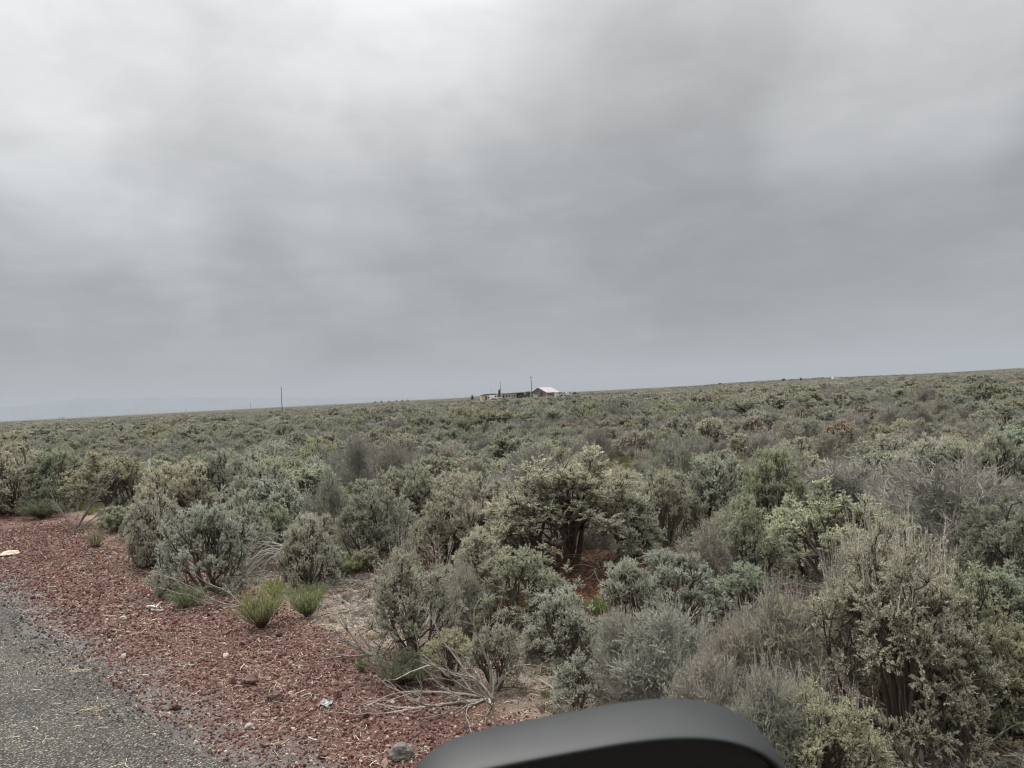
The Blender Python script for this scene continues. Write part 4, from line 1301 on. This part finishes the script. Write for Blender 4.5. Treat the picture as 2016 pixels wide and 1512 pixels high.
def gable(g, x0, x1, y0, y1, h, r, along='y'):
    """prism walls with gable ends; ridge along the given axis"""
    if along == 'y':
        xm = (x0 + x1) / 2
        v = [(x0, y0, 0), (x1, y0, 0), (x1, y0, h), (xm, y0, r), (x0, y0, h), (x0, y1, 0), (x1, y1, 0), (x1, y1, h), (xm, y1, r), (x0, y1, h)]
    else:
        ym = (y0 + y1) / 2
        v = [(x0, y1, 0), (x0, y0, 0), (x0, y0, h), (x0, ym, r), (x0, y1, h), (x1, y1, 0), (x1, y0, 0), (x1, y0, h), (x1, ym, r), (x1, y1, h)]
    g.add(v, f4=[(0, 1, 2, 4), (5, 9, 7, 6), (1, 6, 7, 2), (0, 4, 9, 5)], f3=[(4, 2, 3), (9, 8, 7)])
def roof_slabs(g, x0, x1, y0, y1, h, r, ov=.35, th=.12):
    xm = (x0 + x1) / 2; sl = (r - h) / (xm - x0)
    for sgn in (-1, 1):
        xe = x0 - ov if sgn < 0 else x1 + ov
        ze = h - ov * sl
        v = [(xe, y0 - ov, ze + .03), (xm, y0 - ov, r + .03), (xm, y1 + ov, r + .03), (xe, y1 + ov, ze + .03)]
        v += [(a, b, c + th) for a, b, c in v]
        g.add(v, f4=[(0, 1, 2, 3), (7, 6, 5, 4), (0, 4, 5, 1), (1, 5, 6, 2), (2, 6, 7, 3), (3, 7, 4, 0)])
# barn: gable end toward the left, long pale roof to the right
b = empty('barn', fp(1073), 'brown barn with a long pale metal roof at the right of the farm', 'barn', None, R(-38))
bw, bl = 4.2, 9.4
part('wall', b, M_BARN, lambda g: gable(g, -bw, bw, -bl / 2, bl / 2, 1.9, 4.1))
part('roof', b, M_ROOFP, lambda g: roof_slabs(g, -bw, bw, -bl / 2, bl / 2, 1.9, 4.1))
part('door', b, M_DOOR, lambda g: g.box((1.0, -bl / 2 - .06, 0), (2.2, -bl / 2 - .01, 2.0)))
part('lean_to', b, M_BARN, lambda g: g.box((bw + .02, -2, 0), (bw + 2.2, bl / 2 - 1, 1.5)))
part('gable_trim', b, M_WHITE, lambda g: (g.box((-bw - .05, -bl / 2 - .1, .0), (-bw + .12, -bl / 2 - .02, 1.9)), g.box((bw - .12, -bl / 2 - .1, 0), (bw + .05, -bl / 2 - .02, 1.9))))
# trailers / houses
def trailer(u, wpx, h, dep, mat, roofm, label, wins=(), rz=0.0, dist=FD, cat='mobile home', door=None, group='buildings of the farm', name='mobile_home'):
    W = wpx * dist / FPX
    e = empty(name, fp(u, dist), label, cat, group, rz)
    part('wall', e, mat, lambda g: g.box((-W / 2, -dep / 2, 0), (W / 2, dep / 2, h)))
    part('roof', e, roofm, lambda g: (g.box((-W / 2 - .15, -dep / 2 - .2, h + .003), (W / 2 + .15, dep / 2 + .2, h + .15)), g.box((-W / 2 + .4, -dep / 2 + .6, h + .15), (W / 2 - .4, dep / 2 - .6, h + .28))))
    for x in wins: window(e, x * W, -dep / 2, h * .42, .75, h * .32)
    if door is not None: part('door', e, M_DOOR, lambda g: g.box((door * W - .4, -dep / 2 - .05, 0), (door * W + .4, -dep / 2 - .01, h * .8)))
    return e
trailer(953, 13, 2.1, 4, M_YEL, M_ROOFD, 'pale yellow shed at the left end of the farm', (), .2, 322, 'shed', .2, name='shed')
trailer(961, 6.5, 1.9, 3, M_WHITE, M_GREYW, 'small white shed touching the yellow shed', (.1,), .1, 324, 'shed', name='shed')
trailer(965, 26, 2.5, 4, M_GREYW, M_ROOFD, 'long low dark roofed building behind the yellow shed', (), .0, 342, 'house', name='house')
trailer(997, 20, 2.2, 4.5, M_TANW, M_ROOFD, 'tan mobile home with two dark windows in the middle of the farm', (.0, .28), .05, 326, 'mobile home', -.3)
trailer(1012, 9, 2.1, 4.5, M_GREYW, M_ROOFD, 'grey end section adjoining the tan mobile home', (.1,), .05, 328, 'mobile home')
trailer(1096, 6.5, 1.5, 2.5, M_WHITE, M_WHITE, 'small white shed at the right end of the barn', (), .1, 322, 'shed', name='shed')
trailer(1054, 9, 1.25, 2, M_WHITE, M_GREYW, 'low white box standing in front of the barn gable', (), .0, 318, 'storage box', name='storage_box')
trailer(1015, 10, 2.4, 4, M_GREYW, M_WHITE, 'distant pale roofed shed above the tan mobile home', (), .0, 420, 'shed', name='shed')
# dark open carport
e = empty('carport', fp(1023.5, 332), 'dark open carport between the grey trailer and the barn', 'carport', 'buildings of the farm')
part('roof', e, M_ROOFD, lambda g: g.box((-1.9, -2.2, 2.2), (1.9, 2.2, 2.36)))
for (x, y) in ((-1.8, -2.1), (1.8, -2.1), (-1.8, 2.1), (1.8, 2.1)):
    part('post', e, M_DOOR, lambda g: g.box((x - .07, y - .07, 0), (x + .07, y + .07, 2.199)))
part('wall', e, M_DOOR, lambda g: g.box((-1.7, 2.0, 0), (1.7, 2.05, 2.19)))
# vehicles
def wheel_at(parent, x, y, r=.36, w=.24):
    g = Geo(); n = 16; an = np.arange(n) * 2 * math.pi / n
    ring = lambda yy, rr: [(x + rr * math.cos(a), yy, r + rr * math.sin(a)) for a in an]
    v = ring(y - w / 2, r) + ring(y + w / 2, r) + [(x, y - w / 2, r), (x, y + w / 2, r)]
    g.add(v, f4=[(i, (i + 1) % n, n + (i + 1) % n, n + i) for i in range(n)],
          f3=[(2 * n, (i + 1) % n, i) for i in range(n)] + [(2 * n + 1, n + i, n + (i + 1) % n) for i in range(n)])
    wh = link('wheel', g.mesh('wheel', [M_BLACK]), parent)
    return wh
def profile_body(parent, name, prof, w, mat):
    """side profile (x,z) extruded across y with a slightly narrowed top"""
    n = len(prof); zmx = max(z for _, z in prof)
    g = Geo(); v = []
    for sgn in (-1, 1):
        for (x, z) in prof:
            v.append((x, sgn * w / 2 * (1 - .12 * max(0, (z - zmx * .55) / zmx)), z))
    g.add(v, f4=[(i, (i + 1) % n, n + (i + 1) % n, n + i) for i in range(n)])
    c = len(v)
    cx = sum(p[0] for p in prof) / n; cz = sum(p[1] for p in prof) / n
    g.add([(a, b, c_) for a, b, c_ in v] + [(cx, -w / 2, cz), (cx, w / 2, cz)],
          f3=[((i + 1) % n, i, 2 * n) for i in range(n)] + [(n + i, n + (i + 1) % n, 2 * n + 1) for i in range(n)])
    return link(name, g.mesh(name, [mat]), parent)
def vehicle(u, L_, kind, mat, label, dist=FD, rz=0.0, name='parked_car', cat='car'):
    e = empty(name, fp(u, dist), label, cat, 'vehicles parked at the farm', rz)
    h = L_ / 2
    if kind == 'van':
        pr = [(-h, .4), (h, .4), (h, 1.0), (h * .82, 1.25), (h * .62, 1.9), (h * .5, 2.0), (-h * .9, 2.0), (-h, 1.8)]
        gl = [(h * .1, 1.25), (h * .70, 1.25), (h * .56, 1.8), (h * .1, 1.8)]; wd = 1.9
    elif kind == 'car':
        pr = [(-h, .4), (h, .4), (h, .75), (h * .9, .9), (h * .45, .95), (h * .2, 1.4), (-h * .45, 1.42), (-h * .75, .98), (-h, .92)]
        gl = [(h * .38, .98), (h * .17, 1.33), (-h * .42, 1.34), (-h * .62, .99)]; wd = 1.75
    else:   # pickup
        pr = [(-h, .5), (h, .5), (h, 1.0), (h * .55, 1.1), (h * .35, 1.7), (-h * .05, 1.72), (-h * .1, 1.1), (-h, 1.1)]
        gl = [(h * .48, 1.15), (h * .33, 1.6), (0, 1.62), (-h * .02, 1.15)]; wd = 1.85
    profile_body(e, 'body', pr, wd, mat)
    g = Geo()
    n = len(gl)
    for sgn in (-1, 1):
        v = [(x, sgn * (wd / 2 + .012), z) for x, z in gl] + [(x, sgn * (wd / 2 - .10), z) for x, z in gl]
        g.add(v, f4=[tuple(range(4)) if sgn > 0 else tuple(reversed(range(4)))] + [(i, (i + 1) % n, n + (i + 1) % n, n + i) for i in range(n)])
    link('side_window', g.mesh('side_window', [M_GLASS]), e)
    for x in (-h * .62, h * .62):
        for y in (-wd / 2 + .1, wd / 2 - .1): wheel_at(e, x, y)
M_CARW = simple('white_car_paint', (.74, .75, .75), .3)
M_CARD = simple('dark_car_paint', (.05, .055, .065), .3)
vehicle(971.5, 2.9, 'van', M_CARW, 'white van parked between the yellow shed and the tan mobile home', 318, .5, 'parked_van', 'van')
vehicle(979, 3.4, 'pickup', M_CARW, 'white pickup parked right beside the tall dark juniper', 316, .1, 'parked_pickup', 'pickup')
vehicle(1029, 3.3, 'car', M_CARD, 'dark car standing in front of the open carport', 318, .1)
vehicle(1102, 2.6, 'car', M_CARW, 'white car peeking out right of the barn', 322, .1)
vehicle(1132, 3.0, 'car', M_CARD, 'dark car right of the white camper trailer', 322, .0)
# white camper trailer right of the barn
e = empty('camper_trailer', fp(1121, 322), 'white camper trailer standing alone right of the barn', 'camper', None, .05)
def camp(g):
    pr = [(-1.3, .45), (1.3, .45), (1.4, .9), (1.25, 1.75), (1.0, 1.9), (-1.1, 1.9), (-1.35, 1.6)]
    n = len(pr); v = [(x, s * 1.0, z) for s in (-1, 1) for x, z in pr]
    cs = [(0, -1.0, 1.1), (0, 1.0, 1.1)]
    g.add(v + cs, f4=[(i, (i + 1) % n, n + (i + 1) % n, n + i) for i in range(n)],
          f3=[((i + 1) % n, i, 2 * n) for i in range(n)] + [(n + i, n + (i + 1) % n, 2 * n + 1) for i in range(n)])
part('body', e, M_CARW, camp)
window(e, .3, -1.0, 1.1, .7, .4)
wheel_at(e, 0, -.85, .33); wheel_at(e, 0, .85, .33)
part('drawbar', e, M_BLACK, lambda g: g.box((1.401, -.05, .45), (2.3, .05, .55)))

# utility poles
M_POLE = simple('pole_wood', (.10, .085, .075), .9, 3, .25)
def pole(u, dist, h, label, arm=True, r=.17, lean=0.0):
    e = empty('utility_pole', fp(u, dist), label, 'utility pole', 'utility poles', R(35)); e.rotation_euler = (0, lean, R(35))
    g = Geo(); P = np.array([[[0, 0, -.3], [0, 0, h * .5], [0, 0, h]]])
    g.tubes(P, np.array([[r, r * .85, r * .65]]), 8)
    link('pole', g.mesh('pole', [M_POLE], True), e)
    if arm:
        part('cross_arm', e, M_POLE, lambda g: g.box((-.55, -r - .1, h - .55), (.55, -r, h - .42)))
        for x in (-.48, .48): part('insulator', e, M_GREYW, lambda g: g.box((x - .05, -r - .09, h - .419), (x + .05, -r - .01, h - .26)))
pole(555.5, 250, 8.6, 'lone tall utility pole on the left half of the skyline', False, .13)
pole(1047.5, 312, 9.2, 'tall utility pole right at the left corner of the barn', True, .17, -.01)
pole(986.5, 340, 8.0, 'thin pole rising behind the tan mobile home', False, .12)
pole(494, 900, 9.5, 'faint distant pole just left of the lone tall pole', False, .2)
pole(366, 1100, 8.5, 'very faint distant pole farther left on the skyline', False, .2)
pole(967, 420, 5.5, 'thin short pole above the yellow shed', False, .09)

# junipers and small trees of the farm and skyline
def tree(u, dist, h, w, label, col, seed, conic=True, cat='tree', name='juniper_tree', group='trees on the skyline'):
    rng = np.random.default_rng(seed)
    e = empty(name, fp(u, dist), label, cat, group)
    g = Geo(); P = grow(rng, np.array([[0, 0, -.2]]), np.array([[0, 0, 1.]]), np.array([h * .92]), 6, .05, .05)
    g.tubes(P, taper(P, h * .03, h * .008), 6, rng)
    n = 46; t = rng.uniform(.15, .95, n); az = rng.uniform(0, 6.28, n)
    ln = (w * .5) * ((1 - t) ** .7 if conic else np.sin(np.pi * np.clip(t, .1, .95)) ** .6)
    s = np.stack([np.zeros(n), np.zeros(n), t * h * .9], 1); d = np.stack([np.cos(az), np.sin(az), np.full(n, .45)], 1)
    B = grow(rng, s, d, ln + .1, 4, .1, .05)
    g.tubes(B, taper(B, .05, .02), 3, rng)
    link('trunk', g.mesh('trunk', [M_BARK]), e)
    f = Geo(); per = 26
    c = np.repeat(B.reshape(-1, 3), per // 3, 0); c = c + rng.normal(size=c.shape) * (w * .07)
    f.leaves(c, unit(rng.normal(size=c.shape) + np.array([0, 0, .8])), w * .16, w * .09, rng)
    o = link('crown', f.mesh('crown', [M_LEAF]), e); o.color = col
DG = (.075, .095, .055, 1); OG = (.14, .16, .085, 1)
tree(983.5, 320, 4.9, 1.6, 'tall dark narrow juniper beside the white van', DG, 1)
tree(930, 325, 2.9, 1.2, 'small dark juniper left of the yellow shed', DG, 2)
tree(1040, 338, 2.6, 2.2, 'rounded green tree at the left corner of the barn', OG, 3, False, name='broadleaf_tree')
tree(1034, 330, 1.5, 1.6, 'low green bush between the carport and the barn', OG, 4, False, name='garden_bush', cat='bush')
for i, (u, hh, lab) in enumerate(((739, 3.5, 'leftmost of the faint trees on the skyline left of the farm'), (751, 4.2, 'tallest of the faint trees left of the farm'),
                       (766, 2.8, 'faint small tree third from the left in the skyline row'), (781, 3.2, 'faint tree fourth from the left in the skyline row'),
                       (792, 3.4, 'faint tree fifth from the left in the skyline row'), (803, 4.0, 'rightmost of the faint trees left of the farm'))):
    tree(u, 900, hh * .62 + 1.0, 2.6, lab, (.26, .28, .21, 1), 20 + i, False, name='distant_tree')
tree(1543, 820, 2.2, 3.4, 'left one of two dark trees on the right hand skyline', DG, 31, False, name='distant_tree')
tree(1577, 820, 2.8, 2.8, 'peaked right one of two dark trees on the right hand skyline', DG, 32, True, name='distant_tree')
trailer(1646, 12, 2.4, 5, M_WHITE, M_WHITE, 'long white building low on the right hand skyline', (), 0, 800, 'house', name='house')
trailer(1418, 4, 1.9, 3, M_DOOR, M_DOOR, 'dark boxy shed alone on the skyline right of the barn', (), 0, 800, 'shed', name='shed')
trailer(125, 10, 3.0, 8, M_WHITE, M_WHITE, 'white building on the far left skyline below the mountains', (), 0, 1200, 'house', name='house')

# ------------------------------------------------------------ far mountains
def mountains():
    rng = np.random.default_rng(6)
    D = 16000.0
    pts_ = [(-700, 18), (-300, 20), (0, 22), (60, 24.5), (110, 27), (150, 31), (165, 33), (185, 30), (240, 28.5), (300, 29), (360, 27), (430, 22), (520, 17), (640, 12), (760, 8), (900, 3), (1000, -2)]
    us = np.linspace(-700, 1000, 260)
    hs = np.interp(us, [p[0] for p in pts_], [p[1] for p in pts_]) + .5 * np.sin(us * .09) + .4 * np.sin(us * .21 + 1) + rng.normal(size=260) * .12
    prof = [0, .25, .55, .8, 1.0, .7, .3, 0]; ys = [-1600, -1000, -520, -180, 0, 500, 1100, 1800]
    V = []
    for j, (pf, dy) in enumerate(zip(prof, ys)):
        for i, u in enumerate(us):
            d = view_dir(u, 829 - .0516 * u)
            k = (D + dy) / math.hypot(d.x, d.y)
            w = 1 + (.18 * math.sin(i * .7 + j * 1.9) + .1 * math.sin(i * 1.9 + j)) * (pf not in (0, 1.0))
            V.append((d.x * k, d.y * k, max(-30, hs[i] * D / FPX * pf * w - (30 if pf == 0 else 0))))
    n = 260; idx = np.arange(len(V)).reshape(len(prof), n)
    f = np.stack([idx[:-1, :-1], idx[:-1, 1:], idx[1:, 1:], idx[1:, :-1]], -1).reshape(-1, 4)
    m = simple('mountain_scrub', (.09, .10, .115), .95, .002, .3)
    tag(link('hills', mesh_np('hills', V, f, mats=[m], smooth=True)), 'faint blue mountains on the left horizon', kind='structure')
mountains()

# ------------------------------------------------------------ the vehicle's wing mirror close to the lens
def mirror():
    # frame of the mirror: x to the photo's right, y away from the camera, z up, rolled a little
    def cam_pt(u, v, depth):
        return CM @ Vector(((u - 1008) / FPX * depth, (756 - v) / FPX * depth, -depth))
    o = cam_pt(1145, 1538, .74)
    e = empty('side_mirror', o, 'matt black side mirror of the vehicle, out of focus at the bottom edge', 'side mirror')
    e.rotation_euler = (R(9), R(-9.5), R(-4))
    M_PL = simple('black_grained_plastic', (.013, .0138, .0145), .55, 9, .30, bump=.05, spec=.5)
    M_GL = simple('gloss_black', (.012, .012, .013), .22)
    M_MIR, N, L, P = new_mat('mirror_silver'); P.inputs['Metallic'].default_value = 1; P.inputs['Roughness'].default_value = .03
    P.inputs['Base Color'].default_value = (.55, .57, .6, 1)
    W, H = .208, .118
    def outline(sx, sz, top_l=.75, n=96):
        """rounded rectangle: sharper right shoulder, long falling left shoulder"""
        out = []
        for i in range(n):
            a = 2 * math.pi * i / n
            c, s_ = math.cos(a), math.sin(a)
            ex = 2.9 if c > 0 else 4.4
            x = math.copysign(abs(c) ** (2 / ex), c); z = math.copysign(abs(s_) ** (2 / ex), s_)
            z *= 1 - (.0 * max(0, -x) ** 1.5 if z > 0 else 0)
            out.append((x * sx, z * sz))
        return out
    def loft(rings, cap=True):
        g = Geo(); n = len(rings[0][1]); v = []
        for y, r in rings: v += [(x, y, z) for x, z in r]
        f = [(k * n + i, k * n + (i + 1) % n, (k + 1) * n + (i + 1) % n, (k + 1) * n + i) for k in range(len(rings) - 1) for i in range(n)]
        f3 = []
        if cap:
            yc, rc = rings[-1]; c = len(v); v.append((sum(p[0] for p in rc) / n, yc, sum(p[1] for p in rc) / n))
            b0 = (len(rings) - 1) * n
            f3 = [(b0 + i, b0 + (i + 1) % n, c) for i in range(n)]
        g.add(v, f4=f, f3=f3); return g
    # housing shell: front rim (y=0) swells then closes at the back
    Z0 = -.118 + .0
    rings = []
    for y, k in ((.004, .955), (.0, .975), (.004, .99), (.014, 1.0), (.03, 1.0), (.05, .985), (.07, .955), (.088, .90), (.102, .82), (.112, .70), (.118, .5), (.121, .25)):
        rings.append((y, outline(W * (k * .6 + .4 if k > .5 else k), H * k)))
    g = loft(rings)
    h = link('housing', g.mesh('housing', [M_PL], True), e); h.location = (0, 0, -.085)
    rings = [(.004, outline(W * .968, H * .952)), (.012, outline(W * .95, H * .92)), (.03, outline(W * .935, H * .90))]
    g = loft(rings, False); r_ = link('inner_rim', g.mesh('inner_rim', [M_GL], True), e); r_.location = (0, 0, -.085)
    g = Geo(); ol = outline(W * .93, H * .895); n = len(ol)
    g.add([(x, .028, z) for x, z in ol] + [(0, .028, 0)], f3=[((i + 1) % n, i, n) for i in range(n)])
    gl = link('mirror_glass', g.mesh('mirror_glass', [M_GL]), e); gl.location = (0, 0, -.085)
    g = Geo(); g.box((-.06, .02, -.36), (.02, .09, -.195))
    link('arm', g.mesh('arm', [M_PL]), e)
mirror()

# ------------------------------------------------------------ haze
def haze():
    x0, x1, y0, y1, z0, z1 = -30000, 30000, -3000, 21000, -40, 420
    g = Geo(); g.box((x0, y0, z0), (x1, y1, z1))
    m = bpy.data.materials.new('haze'); m.use_nodes = True
    N, L = m.node_tree.nodes, m.node_tree.links; N.clear()
    out = N.new('ShaderNodeOutputMaterial'); v = N.new('ShaderNodeVolumePrincipled')
    v.inputs['Color'].default_value = (.60, .64, .70, 1); v.inputs['Density'].default_value = 1.1e-4
    v.inputs['Anisotropy'].default_value = 0.0
    L.new(v.outputs[0], out.inputs['Volume'])
    tag(link('haze', g.mesh('haze', [m])), 'pale air thickening toward the mountains', 'haze', kind='stuff')
USE_HAZE = True
if USE_HAZE: haze()
print('individual shrubs', counts, 'mass', len(P_))
